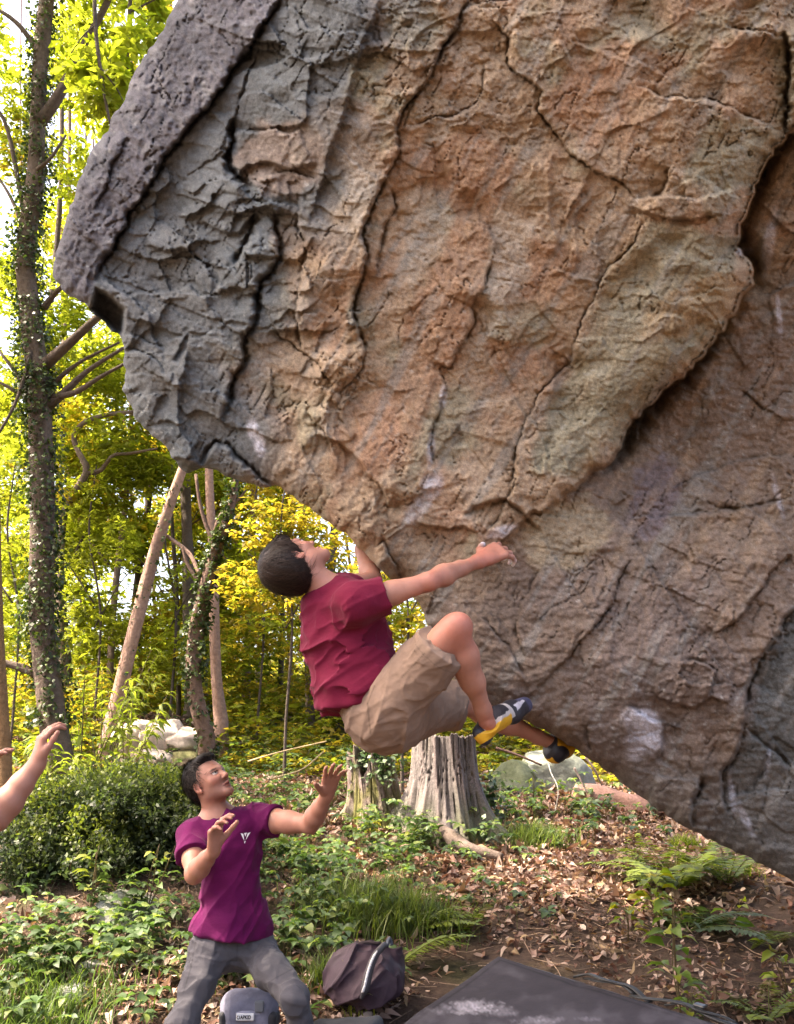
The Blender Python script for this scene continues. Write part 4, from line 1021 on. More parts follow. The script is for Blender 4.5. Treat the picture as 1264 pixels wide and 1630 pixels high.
# ---------------------------------------------------------------- the climber
def climber():
    hc = Pp(470, 898, 3.56); A = frame((.27, .36, .89), (-.95, .02, .30))
    neckb = Pp(526, 944, 3.60)
    shR = Pp(566, 962, 3.44); shL = Pp(540, 944, 3.78); elR = Pp(682, 926, 3.47); elL = Pp(593, 922, 4.02)
    ry = rock_y(796, 874)
    wrR = Pp(765, 892, ry - .13); wrL = Pp(574, 874, 4.14)
    hipR = Pp(632, 1112, 3.52); hipL = Pp(640, 1135, 3.70); knR = Pp(725, 1000, 3.36); knL = Pp(738, 1118, 4.00)
    anR = Pp(776, 1152, 3.60); anL = Pp(876, 1182, 4.20); pel = Pp(604, 1122, 3.62); chest = Pp(545, 1000, 3.61)
    root = empty('person', (pel[0], pel[1], pel[2] - .2), label='climber hanging from the boulder edge in crimson t-shirt, khaki shorts and climbing shoes', cat='person')
    s = Sdf()
    head(s, hc, A, 1.0)
    nk0 = hc + np.array([0, -.02, -.05]) @ A
    s.cap(nk0, neckb, .056, .060, .03)
    s.chain([(*pel, .11), (*Pp(566, 1066, 3.61), .09), (*chest, .105), (*neckb, .065)], .05)
    s.cap(shR, shL, .06, .06, .05)
    # arms: deltoid, biceps, forearm swelling below the elbow
    def arm(sh, el, wr, k=1.0, up=(0, 0, 1)):
        m1 = sh * .5 + el * .5; m2 = el * .72 + wr * .28
        s.chain([(*sh, .056 * k), (*(sh * .75 + el * .25), .050 * k), (*m1, .046 * k), (*el, .037 * k)], .025)
        s.chain([(*el, .037 * k), (*m2, .0425 * k), (*(el * .4 + wr * .6), .032 * k), (*wr, .0235 * k)], .02)
        s.cap(el * .92 + wr * .08 + np.array([0, -.022, .010]), el * .45 + wr * .55 + np.array([0, -.018, .010]), .013, .010, .012); s.cap(sh * .7 + el * .3 + np.array([0, -.012, -.022]), sh * .2 + el * .8 + np.array([0, -.010, -.014]), .026, .022, .014)
        ax = nrm(wr - el); s.ell(el * .72 + wr * .28 + np.array([0, -.003, .006]), (.085, .025, .029), np.stack([ax, nrm(np.cross(ax, (0, 0, 1))), nrm(np.cross(np.cross(ax, (0, 0, 1)), ax))]), .02)
    arm(shR, elR, wrR, .93); arm(shL, elL, wrL, 1.0)
    tipsR = hand(s, wrR, nrm(Pp(803, 872, ry - .075) - wrR), (.25, .9, -.35), +1, curl=(.50, .54, .54, .50), spread=.24, thumb=(.85, .5), sc=1.26)
    hand(s, wrL, (.1, .25, .9), (.9, .1, -.2), 1, curl=(.7, .7, .7, .7))
    # legs
    def leg(hp, kn, an, k=1.0, bk=None):
        s.chain([(*hp, .086 * k), (*(hp * .5 + kn * .5), .070 * k), (*(hp * .15 + kn * .85), .054 * k), (*kn, .050 * k)], .035)
        s.chain([(*kn, .049 * k), (*(kn * .72 + an * .28), .050 * k), (*(kn * .45 + an * .55), .041 * k), (*(kn * .15 + an * .85), .029 * k), (*an, .032 * k)], .025)
        ax = nrm(an - kn); b = nrm(bk - ax * (bk @ ax)); s.cap(kn * .8 + an * .2 - b * .020 + np.array([0, -.012, 0]), kn * .3 + an * .7 - b * .010 + np.array([0, -.010, 0]), .018, .014, .012); s.ell(kn * .66 + an * .34 + b * .018, (.10, .040, .048), np.stack([ax, b, np.cross(ax, b)]), .03)
        th = nrm(kn - hp); f = -b; s.ell(kn + f * .018 + th * .006, (.040, .034, .046), np.stack([f, nrm(np.cross(f, ax)), ax]), .02)
    leg(hipR, knR, anR, 1.0, np.array([-.9, .1, -.35])); leg(hipL, knL, anL, .95, np.array([-.3, .2, -.9]))
    s.ell(anR + np.array([-.004, -.028, .0]), (.013, .012, .014), None, .012)
    s.disp = lambda p: .0022 * f3(p * 15, 2, 8); s.dmax = .004
    V, F = s.mesh(.0036)
    C = np.tile(SKIN * .86, (len(V), 1)) * (1 + .20 * f3(V * 11, 4, 3))[:, None]
    C = head_colour(V, hc, A, 1.0, C)
    for a, r, tint in ((knR, .09, (1, .72, .72)), (elR, .06, (1, .8, .8)), (anR, .06, (1, .75, .72)), (wrR, .1, (1, .8, .8))):
        g = np.exp(-(np.linalg.norm(V - a, axis=1) / r) ** 2)[:, None]; C = C * (1 - g + g * np.array(tint))
    d, t = dist_seg(V, hipR, knR); m = (sstep(.09, .05, np.abs(V[:, 0] - 9)) * 0)
    for tp in tipsR:                                  # chalk on the fingers
        g = np.exp(-(np.linalg.norm(V - tp, axis=1) / .034) ** 2)[:, None] * .85; C = C * (1 - g) + np.array([.74, .72, .76]) * g
    body = mk('body', V, F, M_SKIN, root, col=C)
    # hair: a thick dark bowl cut hanging back
    h = Sdf(); W = lambda x, y, z: hc + np.array([x, y, z]) @ A
    h.ell(W(0, -.022, .040), (.093, .108, .096), A, .02); h.ell(W(0, -.060, -.004), (.086, .064, .084), A, .03)
    h.ell(W(0, .050, .074), (.066, .048, .040), A, .02)
    h.ell(W(.0, .105, -.028), (.15, .062, .088), A, .010, 's'); h.box(W(0, .09, -.09), (.2, .072, .062), A, .02, .012, 's')
    for q in (-1, 1): h.ell(W(q * .088, -.002, -.014), (.020, .024, .034), A, .008, 's')
    def hd(p):
        q = (p - hc) @ A.T; an = np.arctan2(q[:, 0], q[:, 1] + .03) ; return .0022 * n3(np.stack([an * 22, q[:, 2] * 5 + q[:, 1] * 4, np.zeros(len(q))], 1), 3) + .0018 * n3(np.stack([an * 42, q[:, 2] * 9, q[:, 1] * 6], 1), 4)
    h.disp = hd; h.dmax = .006
    V, F = h.mesh(.0034); q = (V - hc) @ A.T; an = np.arctan2(q[:, 0], q[:, 1] + .03)
    st_ = n3(np.stack([an * 40, q[:, 2] * 6 + q[:, 1] * 5, np.zeros(len(q))], 1), 8)
    C = .42 * np.array([.030, .020, .018]) * (1 + .55 * st_)[:, None] + np.array([.03, .018, .013]) * (sstep(.2, .8, st_) * .5)[:, None]
    mh = mat('dark_hair', attr=True, rough=.5, spec=.22, bump=(160, .002, 3)); VS, FS = strands(V, hc, A, (0, -.075, .105), 2600, .080, 6, .008, 3, keep=lambda q: (q[:, 1] < .02) | (q[:, 2] > .095)); CS = rep(np.array([[.020, .012, .009]]) * np.random.default_rng(4).uniform(.3, 2.2, (2600, 1)), 14); mk('hair', np.vstack([V, VS]), np.vstack([F, FS + len(V)]), mh, root, col=np.vstack([C, CS]))
    # t-shirt
    s = Sdf()
    ca = nrm(elR - shR); cl = nrm(elL - shL)
    s.chain([(*Pp(568, 1108, 3.61), .128), (*Pp(566, 1050, 3.61), .128), (*Pp(548, 1000, 3.61), .139), (*Pp(538, 968, 3.61), .105)], .05,)
    s.cap(Pp(537, 1140, 3.60), Pp(505, 1010, 3.62), .045, .05, .07); s.cap(Pp(560, 1130, 3.58), Pp(596, 1072, 3.56), .085, .095, .05)
    s.cap(Pp(514, 985, 3.60), Pp(536, 1120, 3.58), .06, .06, .07)
    s.cap(shR, shL, .080, .076, .05); s.cap(Pp(514, 962, 3.60), Pp(536, 950, 3.60), .075, .07, .05)
    s.cap(shR, shR + ca * .20, .074, .068, .03, cuts=[(shR + ca * .115, ca)]); s.cap(shL, shL + cl * .2, .072, .066, .03, cuts=[(shL + cl * .10, cl)])
    s.cap(Pp(590, 1000, 3.60), Pp(610, 1056, 3.60), .055, .050, .05)
    # hem and neck opening
    hem = Pp(575, 1106, 3.6); s.p.append((lambda p, c=hem, n=nrm(Pp(556, 1200, 3.6) - Pp(540, 1050, 3.6)): -((p - c - n * .048) @ n), hem, 2.0, .012, 's'))
    s.cap(nk0, neckb + nrm(neckb - nk0) * .012, .062, .062, .008, op='s')
    s.disp = lambda p: folds((.80, .1, .5), .011, 10, 21, .16)(p) * (.35 + 1.0 * sstep(.70, .40, p[:, 2] - 1.5 + 0.0)) + .004 * n3(p * 22, 5); s.dmax = .02
    V, F = s.mesh(.0048)
    mt = cloth('crimson_cotton', (.115, .006, .024)); mk('t_shirt', V, F, mt, root)
    # shorts
    s = Sdf(); tR = nrm(knR - hipR); tL = nrm(knL - hipL)
    s.ell(pel, (.140, .155, .140), None, .05); s.chain([(*Pp(592, 1104, 3.61), .126), (*pel, .140)], .05)
    s.ell(Pp(616, 1150, 3.60), (.125, .135, .105), None, .06)
    s.cap(hipR, knR, .110, .094, .05, cuts=[(hipR + tR * .262, tR)]); s.cap(hipL, knL, .116, .092, .05, cuts=[(hipL + tL * .30, tL)])
    s.cap(Pp(640, 1090, 3.50), Pp(690, 1050, 3.42), .070, .076, .04, cuts=[(hipR + tR * .268, tR)])
    s.cap(Pp(585, 1095, 3.6), Pp(560, 1060, 3.6), .10, .10, .02, op='s')
    fa = folds((.30, .1, .95), .0075, 11, 31, .10); fb = folds((.8, .1, .5), .003, 18, 35, .15)
    s.disp = lambda p: fa(p) + fb(p) + .0035 * n3(p * 28, 6); s.dmax = .03
    V, F = s.mesh(.0048)
    C = np.tile([.21, .142, .105], (len(V), 1)) * (1 + .10 * f3(V * 12, 3, 9))[:, None]
    d1 = np.abs((V - hipR - tR * .238) @ tR); C *= (1 - .22 * (d1 < .0022) * (np.linalg.norm(V - hipR, axis=1) < .3))[:, None]
    # stitched seam down the near side, pocket line
    sd, _ = dist_seg(V, Pp(596, 1120, 3.45), Pp(608, 1185, 3.5)); C *= (1 - .4 * (sd < .004))[:, None] if False else 1
    for a, b in (((596, 1092), (585, 1120)), ((585, 1120), (590, 1168)), ((640, 1078), (676, 1040))):
        px = proj(V); ds, _, _, _, _ = pl_dist(px[:, 0], px[:, 1], [a, b]); C *= (1 - .45 * np.exp(-(ds / 1.1) ** 2) * (V[:, 1] < 3.66))[:, None]
    mk('shorts', V, F, cloth('khaki_cotton', (.4, .3, .2), attr=True), root, col=C)
    # climbing shoes
    M_SH = mat('shoe_rubber_and_suede', attr=True, rough=.5, spec=.4, noise=(60, .12, 4), bump=(180, .0008, 3))
    heel = Pp(766, 1172, 3.60); toe = Pp(836, 1122, rock_y(845, 1116) - .035); mid = heel * .5 + toe * .5
    s = Sdf(); f = nrm(toe - heel); up = nrm(np.array([-.45, .0, .9]) - f * (np.array([-.45, 0, .9]) @ f)); si = np.cross(f, up)
    s.chain([(*(heel + up * .012), .030), (*(heel * .62 + toe * .38 + up * .022), .040), (*(heel * .3 + toe * .7 + up * .008), .043), (*toe, .033)], .02, flat=(si, .82))
    s.cap(heel - up * .016 + f * .010, heel + f * .04 - up * .012, .024, .020, .02)
    s.cap(anR - nrm(anR - knR) * -.004, mid + up * .02, .043, .038, .02, cuts=[(anR + nrm(anR - knR) * .012, -nrm(anR - knR))])
    s.cap(heel * .85 + toe * .15 + up * .045, heel * .5 + toe * .5 + up * .04, .012, .010, .012)
    V, F = s.mesh(.0030); q = np.stack([(V - heel) @ f, (V - heel) @ up, (V - heel) @ si], 1) / np.array([np.linalg.norm(toe - heel), 1, 1])
    n = n3(V * 60, 3) * .004
    C = np.tile([.020, .019, .026], (len(V), 1)); L = q[:, 0]
    C[(q[:, 1] < .012 + n) & (L > -.3) & (L < .52)] = (.62, .33, .02)
    C[(q[:, 1] >= .010 + n) & (q[:, 1] < .024 + n) & (L > .0) & (L < .60)] = (.42, .38, .36)
    C[(q[:, 1] < -.024) & (L < .34)] = (.022, .022, .03)
    C[(L > .52) & (L < .60) & (q[:, 1] > -.01)] = (.40, .37, .36)
    C[(L > .66 + n * 6) & (L < .92) & (q[:, 1] > .004 + .05 * (L - .66)) & (q[:, 1] < .030)] = (.42, .40, .44)
    C[(L > .80) & (q[:, 1] > .026)] = (.05, .05, .09); C[(L > .93)] = (.045, .045, .085)
    sh = mk('climbing_shoe', V, F, M_SH, root, col=C, label='climbing shoe with pale velcro strap, toe pressed on the rock')
    # velcro strap and wordmark on the side
    camdir = nrm(EYE - mid); si_ = si if si @ camdir > 0 else -si; bw = Bag()
    for k_ in range(9):
        a0 = heel + f * (.018 + .0085 * k_) - up * .001 + si_ * .0335; h0 = .0045 * (1 if k_ % 3 else .7); V, F = tube([a0 - up * h0, a0 + up * h0 + f * .002 * (k_ % 2)], [.0009, .0009], 4); bw.add(V, F)
    bw.build('lettering_marks', mat('faded_print', (.09, .05, .02)), None); lm = SC.objects['lettering_marks']
    b = Sdf(); b.box(heel * .55 + toe * .45 + up * .026 + camdir * .036, (.017, .015, .004), np.stack([nrm(f + up * -.9), nrm(up + f * .9), np.cross(nrm(f + up * -.9), nrm(up + f * .9))]), .003)
    V, F = b.mesh(.0022); subpart('strap', V, F, mat('strap_fabric', (.75, .58, .30), rough=.7, bump=(200, .0006, 2)), sh); lm.parent = sh; lm.location = -np.array(root.location); lm.name = 'lettering'
    # other shoe, seen from behind
    hl = Pp(884, 1196, 4.20); to = hl + np.array([.09, .14, .05]); ff = nrm(to - hl); s = Sdf()
    s.chain([(*hl, .047), (*(hl * .5 + to * .5), .052), (*to, .040)], .02); s.cap(anL, hl + np.array([.0, .02, 0]), .042, .048, .02, cuts=[(anL, nrm(knL - anL))])
    V, F = s.mesh(.0032); q = (V - hl) @ ff; C = np.tile([.62, .33, .02], (len(V), 1)); px = proj(V)
    C[(np.hypot((px[:, 0] - 893) / 14, (px[:, 1] - 1201) / 14) < 1) & (V[:, 1] < hl[1] + .03)] = (.012, .012, .018)
    dd = (V - anL) @ nrm(knL - anL); C[(dd > -.006)] = (.02, .02, .025)
    mk('climbing_shoe', V, F, M_SH, root, col=C, label='yellow climbing shoe seen from the heel, hooked behind the rock lip')
def proj(V):
    q = V - EYE; z = q[:, 1] * ct + q[:, 2] * st; return np.stack([632 + FPX * q[:, 0] / z, 815 - FPX * (-q[:, 1] * st + q[:, 2] * ct) / z], 1)
climber()

# ---------------------------------------------------------------- standing people
def limb_arm(s, sh, el, wr, k=1.0):
    s.chain([(*sh, .058 * k), (*(sh * .7 + el * .3), .053 * k), (*(sh * .4 + el * .6), .047 * k), (*el, .038 * k)], .025)
    s.chain([(*el, .038 * k), (*(el * .72 + wr * .28), .043 * k), (*(el * .4 + wr * .6), .034 * k), (*wr, .026 * k)], .02)
def spotter():
    hc = Pp(332, 1247, 4.58); A = frame((.66, -.50, .56), (-.52, .12, .80)); neckb = Pp(348, 1306, 4.62)
    shR = Pp(307, 1330, 4.56); shL = Pp(412, 1304, 4.66); elR = Pp(309, 1392, 4.38); elL = Pp(494, 1312, 4.48); wrR = Pp(341, 1352, 4.22); wrL = Pp(520, 1266, 4.34)
    pel = Pp(368, 1500, 4.62); hipR = Pp(338, 1508, 4.58); hipL = Pp(398, 1502, 4.66); knR = Pp(292, 1628, 4.42); knL = Pp(468, 1588, 4.36)
    anR = np.array([-1.24, 4.62, ground_z(-1.24, 4.62) + .10]); anL = np.array([-.33, 4.56, ground_z(-.33, 4.56) + .10])
    root = empty('person', (pel[0], pel[1], float(ground_z(pel[0], pel[1]))), label='spotter in magenta t-shirt and grey trousers looking up with both hands raised', cat='person')
    s = Sdf(); head(s, hc, A, 1.0, nar=.90); nk = hc + np.array([0, -.022, -.05]) @ A
    s.cap(nk, neckb, .055, .062, .03); s.cap(neckb, Pp(380, 1310, 4.64), .06, .05, .05); s.cap(neckb, Pp(325, 1322, 4.58), .06, .05, .05)
    s.chain([(*pel, .075), (*Pp(368, 1455, 4.62), .07), (*Pp(368, 1430, 4.61), .08), (*Pp(364, 1350, 4.62), .09), (*neckb, .06)], .04); s.cap(shR, shL, .06, .06, .05)
    limb_arm(s, shR, elR, wrR); limb_arm(s, shL, elL, wrL, 1.02)
    hand(s, wrR, nrm(Pp(343, 1318, 4.18) - wrR), (.62, -.5, .3), 1, curl=(.42, .46, .50, .55), spread=.12, thumb=(.85, .35), bend=.5, sc=1.08)
    hand(s, wrL, nrm(Pp(528, 1236, 4.28) - wrL), (.35, -.75, .30), -1, curl=(.16, .14, .16, .22), spread=.20, thumb=(.75, .2), bend=.6, sc=1.08)
    s.chain([(*hipR, .06), (*knR, .04), (*anR, .035)], .03); s.chain([(*hipL, .06), (*knL, .04), (*anL, .035)], .03)
    V, F = s.mesh(.0038); C = np.tile(SKIN * .80, (len(V), 1)) * (1 + .08 * f3(V * 14, 3, 3))[:, None]
    C = head_colour(V, hc, A, 1.0, C, stubble=.30, look=(-.001, .0025))
    mk('body', V, F, M_SKIN, root, col=C)
    h = Sdf(); W = lambda x, y, z: hc + np.array([x, y, z]) @ A
    h.ell(W(0, -.022, .046), (.0815, .097, .091), A, .02); h.ell(W(0, .050, .098), (.058, .042, .026), A, .02); h.ell(W(0, -.07, -.01), (.06, .034, .06), A, .03)
    h.ell(W(0, .128, -.030), (.072, .070, .090), A, .010, 's'); h.box(W(0, .07, -.085), (.2, .10, .068), A, .01, .01, 's')
    for q in (-1, 1): h.ell(W(q * .085, -.004, -.012), (.022, .026, .036), A, .006, 's')
    h.disp = lambda p: .003 * n3((p - hc) @ A.T * np.array([150, 50, 80]), 3) + .003 * n3((p - hc) @ A.T * np.array([50, 22, 30]), 7); h.dmax = .01
    V, F = h.mesh(.0032); VS, FS = strands(V, hc, A, (0, -.07, .10), 2600, .030, 4, .003, 5, out=.25, keep=lambda q: (q[:, 1] < .045) | (q[:, 2] > .095)); CS = rep(np.array([[.014, .009, .007]]) * np.random.default_rng(4).uniform(.4, 2.2, (2600, 1)), 10); mk('hair', np.vstack([V, VS]), np.vstack([F, FS + len(V)]), mat('brown_black_hair', (.010, .007, .007), rough=.6, spec=.2, attr=True), root, col=np.vstack([np.tile([.008, .006, .006], (len(V), 1)), CS]))
    s = Sdf(); ca = nrm(elR - shR); cl = nrm(elL - shL)
    s.chain([(*Pp(366, 1480, 4.61), .128), (*Pp(369, 1420, 4.6), .118), (*Pp(366, 1350, 4.6), .128), (*Pp(360, 1325, 4.6), .10)], .05, flat=((.25, -.97, 0), .76))
    s.cap(Pp(332, 1486, 4.6), Pp(402, 1476, 4.63), .094, .094, .05, flat=((.25, -.97, 0), 1.1)); s.cap(Pp(366, 1470, 4.56), Pp(366, 1500, 4.56), .10, .105, .05)
    s.cap(shR, shL, .074, .074, .05); s.cap(Pp(330, 1328, 4.58), neckb + np.array([0, 0, -.045]), .060, .050, .04); s.cap(Pp(385, 1312, 4.64), neckb + np.array([0, 0, -.045]), .060, .050, .04)
    s.cap(shR, shR + ca * .22, .070, .072, .03, cuts=[(shR + ca * .125, ca)]); s.cap(shL, shL + cl * .2, .070, .070, .03, cuts=[(shL + cl * .115, cl)])
    hm = Pp(366, 1490, 4.6); s.p.append((lambda p, c=hm: (p - c - np.array([0, 0, .0])) @ nrm((.10, 0, 1)), hm, 2.0, .012, 's'))
    s.cap(nk, neckb + np.array([.012, -.025, -.010]), .062, .072, .008, op='s')
    f1 = folds((.45, 0, .85), .008, 9, 51, .14)
    s.disp = lambda p: f1(p) + .003 * n3(p * 24, 5); s.dmax = .02
    V, F = s.mesh(.0048); mk('t_shirt', V, F, cloth('magenta_cotton', (.085, .003, .048)), root)
    # small pale mark on the chest: a notched triangle with branches
    cw = Pp(394, 1331, 4.42)
    tr = Bag(); ux = nrm((.97, .25, .0)); uz = np.array([0, 0, 1.0]); pc = surf_on(V, 394, 1331); nn = np.cross(ux, uz)
    def tri(pts, t=.0012):
        p3 = np.array([pc + ux * a * .0030 + uz * b * .0030 for a, b in pts]); k = len(p3)
        p3 = np.array([snap_front(V, p, .0025) for p in p3]); V2 = np.vstack([p3, p3 + np.array([0, .0012, 0])])
        Fs = [[0, i, i + 1] for i in range(1, k - 1)]; tr.add(V2, np.array(Fs + [[k + a for a in f[::-1]] for f in Fs]))
    tri([(-7, 6), (-3, 5), (-1, -5)]); tri([(7, 7), (3, 5.5), (1, -4)]); tri([(-2, 6), (2, 6.5), (0, 1)]); tri([(-1, -6), (1, -5), (0, -9)])
    tsh = [o for o in SC.objects if o.parent == root and o.name.startswith('t_shirt')][0]
    subpart('emblem', np.vstack(tr.V), np.vstack(tr.T), mat('pale_print', (.75, .72, .75)), tsh)
    # trousers
    s = Sdf()
    s.cap(hipR, hipL, .100, .100, .05, flat=((.25, -.97, 0), .85)); s.ell(pel + np.array([0, 0, .0]), (.135, .105, .10), None, .05)
    for hp, kn, an in ((hipR, knR, anR), (hipL, knL, anL)):
        s.chain([(*hp, .088), (*(hp * .5 + kn * .5), .069), (*kn, .056), (*(kn * .5 + an * .5), .055), (*(an + np.array([0, 0, -.03])), .052)], .04)
    s.cap(pel + np.array([0, 0, .215]), pel + np.array([0, 0, .4]), .16, .16, .01, op='s')
    f1 = folds((.9, .2, -.3), .0045, 15, 61, .14); f2 = folds((.25, 0, .9), .0055, 11, 65, .10)
    s.disp = lambda p: f1(p) + f2(p) + .003 * n3(p * 30, 6); s.dmax = .03
    V, F = s.mesh(.005); C = np.tile([.066, .063, .072], (len(V), 1)) * (1 + .1 * f3(V * 10, 3, 9))[:, None]
    px = proj(V)
    for ln in ([(424, 1566), (440, 1556), (470, 1540), (476, 1530)], [(312, 1496), (304, 1540), (292, 1580)], [(445, 1500), (440, 1508)], [(300, 1528), (305, 1540)], [(378, 1505), (376, 1530)]):
        ds, _, _, _, _ = pl_dist(px[:, 0], px[:, 1], ln); C *= (1 - .4 * np.exp(-(ds / 1.0) ** 2) * (V[:, 1] < 4.6))[:, None]
    mk('trousers', V, F, cloth('grey_nylon', (.12, .11, .12), rough=.7, attr=True), root, col=C)
    for an, d in ((anR, (-.35, -.9, 0)), (anL, (.5, -.85, 0))):
        s = Sdf(); d = nrm(d); g = np.array([an[0], an[1], an[2] - .06]); s.chain([(*(g - d * .05), .036), (*(g + d * .08), .040), (*(g + d * .17 + np.array([0, 0, -.008])), .034)], .02); s.cap(an, g, .042, .04, .02)
        V, F = s.mesh(.005); mk('shoe', V, F, mat('dark_shoe_mesh', (.04, .04, .045), rough=.7), root)
def surf_on(V, px, py, r=4):
    q = proj(V); m = np.hypot(q[:, 0] - px, q[:, 1] - py) < r; v = V[m]; return v[np.argmin(v[:, 1])].copy()
def snap_front(V, p, off):
    m = np.hypot(V[:, 0] - p[0], V[:, 2] - p[2]) < .008
    if m.any(): p = p.copy(); p[1] = V[m][:, 1].min() - off
    return p
spotter()
def edge_person():
    elR = Pp(-6, 1302, 3.30); wrR = Pp(60, 1214, 3.34); shR = Pp(-118, 1318, 3.12); shL = Pp(-150, 1310, 3.45); hc = Pp(-165, 1190, 3.20); neckb = Pp(-150, 1265, 3.25)
    elL = Pp(-105, 1300, 3.72); wrL = Pp(-32, 1240, 3.62)
    pel = np.array([neckb[0] - .02, 3.3, .98]); hipR = pel + np.array([.02, -.1, -.05]); hipL = pel + np.array([-.02, .1, -.05])
    gx = lambda x, y: float(ground_z(x, y))
    knR = hipR + np.array([.06, -.06, -.42]); knL = hipL + np.array([-.02, .08, -.42]); anR = np.array([knR[0] - .04, knR[1], gx(knR[0], knR[1]) + .09]); anL = np.array([knL[0] - .04, knL[1], gx(knL[0], knL[1]) + .09])
    root = empty('person', (pel[0], pel[1], gx(pel[0], pel[1])), label='second spotter at the left edge, only a bare forearm and raised hand in view', cat='person')
    A = frame((.85, .15, .5), (-.5, 0, .87)); s = Sdf(); head(s, hc, A); s.cap(hc + np.array([0, -.02, -.05]) @ A, neckb, .055, .06, .03)
    s.chain([(*pel, .13), (*(pel * .5 + neckb * .5), .13), (*neckb, .07)], .05); s.cap(shR, shL, .06, .06, .05)
    limb_arm(s, shR, elR, wrR, 1.12); limb_arm(s, shL, elL, wrL)
    hand(s, wrR, nrm(Pp(66, 1178, 3.34) - wrR), (.75, .55, -.1), -1, curl=(.62, .58, .55, .5), spread=.06, thumb=(.45, .3), bend=.35, sc=.95)
    hand(s, wrL, nrm(Pp(-10, 1205, 3.60) - wrL), (.6, -.1, .3), -1, curl=(.3, .3, .3, .3), sc=.95)
    s.chain([(*hipR, .09), (*knR, .06), (*anR, .04)], .04); s.chain([(*hipL, .09), (*knL, .06), (*anL, .04)], .04)
    V, F = s.mesh(.0042); C = np.tile(SKIN * .7, (len(V), 1)) * (1 + .08 * f3(V * 14, 3, 3))[:, None]; C = head_colour(V, hc, A, 1, C)
    mk('body', V, F, M_SKIN, root, col=C)
    h = Sdf(); W = lambda x, y, z: hc + np.array([x, y, z]) @ A; h.ell(W(0, -.02, .045), (.082, .098, .092), A, .02); h.ell(W(0, .112, -.01), (.08, .072, .09), A, .01, 's'); h.box(W(0, .06, -.09), (.2, .09, .07), A, .01, .01, 's')
    V, F = h.mesh(.006); mk('hair', V, F, mat('short_hair', (.03, .02, .015), noise=(150, .4, 4), bump=(200, .003, 3)), root)
    s = Sdf(); ca = nrm(elR - shR); cl = nrm(elL - shL); s.chain([(*(pel + np.array([0, 0, .02])), .15), (*(pel * .5 + neckb * .5), .15), (*(neckb - np.array([0, 0, .08])), .11)], .05); s.cap(shR, shL, .075, .075, .05)
    s.cap(shR, shR + ca * .2, .07, .07, .03, cuts=[(shR + ca * .12, ca)]); s.cap(shL, shL + cl * .2, .07, .07, .03, cuts=[(shL + cl * .12, cl)])
    s.disp = folds((.3, 0, .9), .012, 8, 3); s.dmax = .02; V, F = s.mesh(.008); mk('t_shirt', V, F, cloth('grey_cotton', (.09, .10, .12)), root)
    s = Sdf(); s.ell(pel - np.array([0, 0, .03]), (.15, .15, .12), None, .05)
    for hp, kn, an in ((hipR, knR, anR), (hipL, knL, anL)): s.chain([(*hp, .11), (*kn, .08), (*an, .06)], .05)
    s.disp = folds((.3, 0, .9), .012, 8, 5); s.dmax = .02; V, F = s.mesh(.009); mk('trousers', V, F, cloth('dark_trousers', (.05, .05, .06)), root)
    for an in (anR, anL):
        s = Sdf(); s.chain([(an[0] - .04, an[1], an[2] - .055, .036), (an[0] + .16, an[1], an[2] - .06, .036)], .02); s.cap(an, an - np.array([0, 0, .04]), .05, .04, .02); V, F = s.mesh(.007); mk('shoe', V, F, mat('black_shoe', (.03, .03, .03)), root)
edge_person()
# ================================================================ things on the ground
def ground_at(px, py):
    """ground point seen at a photograph pixel"""
    ys = np.linspace(3.4, 16, 900); p = P(np.full(900, px), np.full(900, py), ys); g = ground_z(p[:, 0], p[:, 1]); i = np.argmax(p[:, 2] <= g) if (p[:, 2] <= g).any() else 899
    return np.array([p[i, 0], p[i, 1], g[i]])
M_PLANT = mat('plant_leaf', attr=True, rough=.5, spec=.4, transl=(.42, (1.15, 1.3, .6)))
M_DEAD = mat('dead_leaf', attr=True, rough=.8, spec=.2, transl=(.2, (1.2, .9, .6)))
M_WOOD = mat('weathered_wood', attr=True, rough=.9, spec=.2, noise=(40, .25, 6), voron=(120, .3), bump=[(30, .01, 5), (110, .004, 4)])
M_STONE = mat('grey_stone', attr=True, rough=.88, spec=.25, noise=(30, .25, 8), bump=[(18, .012, 8), (90, .004, 6)])

def rock(name, c, r, seed, base, label, group=None, moss=.0, cat='rock', n=(72, 48), yaw=0):
    rg = np.random.default_rng(seed); th, ph = np.meshgrid(np.linspace(0, 2 * np.pi, n[0], endpoint=False), np.linspace(.001, np.pi - .001, n[1]))
    d = np.stack([np.sin(ph) * np.cos(th), np.sin(ph) * np.sin(th), np.cos(ph)], -1).reshape(-1, 3)
    pn = rg.normal(size=(15, 3)); pn /= np.linalg.norm(pn, axis=1, keepdims=True); h = .72 + .3 * rg.random(15)
    dp = np.clip(d @ pn.T, 1e-3, None); rr = np.minimum(1.05, (h / dp).min(1)); rr = rr * (1 + .10 * f3(d * 2.5 + seed, 4, seed) + .03 * f3(d * 11 + seed, 3, seed))
    V = d * rr[:, None] * np.array(r); c_, s_ = math.cos(yaw), math.sin(yaw); V = np.stack([V[:, 0] * c_ - V[:, 1] * s_, V[:, 0] * s_ + V[:, 1] * c_, V[:, 2]], 1) + np.array(c)
    i = np.arange(n[0] * n[1]).reshape(n[1], n[0]); j = np.roll(i, -1, 1)
    F = np.stack([i[:-1], i[1:], j[1:], j[:-1]], -1).reshape(-1, 4)
    C = np.tile(base, (len(V), 1)) * (1 + .75 * f3(V * 9, 4, seed))[:, None]
    if moss: m = (sstep(.1, .6, d[:, 2] + .5 * f3(V * 5, 3, 4)) * moss)[:, None]; C = C * (1 - m) + np.array([.075, .095, .02]) * m
    return mk(name, V, F, M_STONE, None, col=C, loc=(c[0], c[1], float(ground_z(c[0], c[1]))), label=label, cat=cat, group=group)

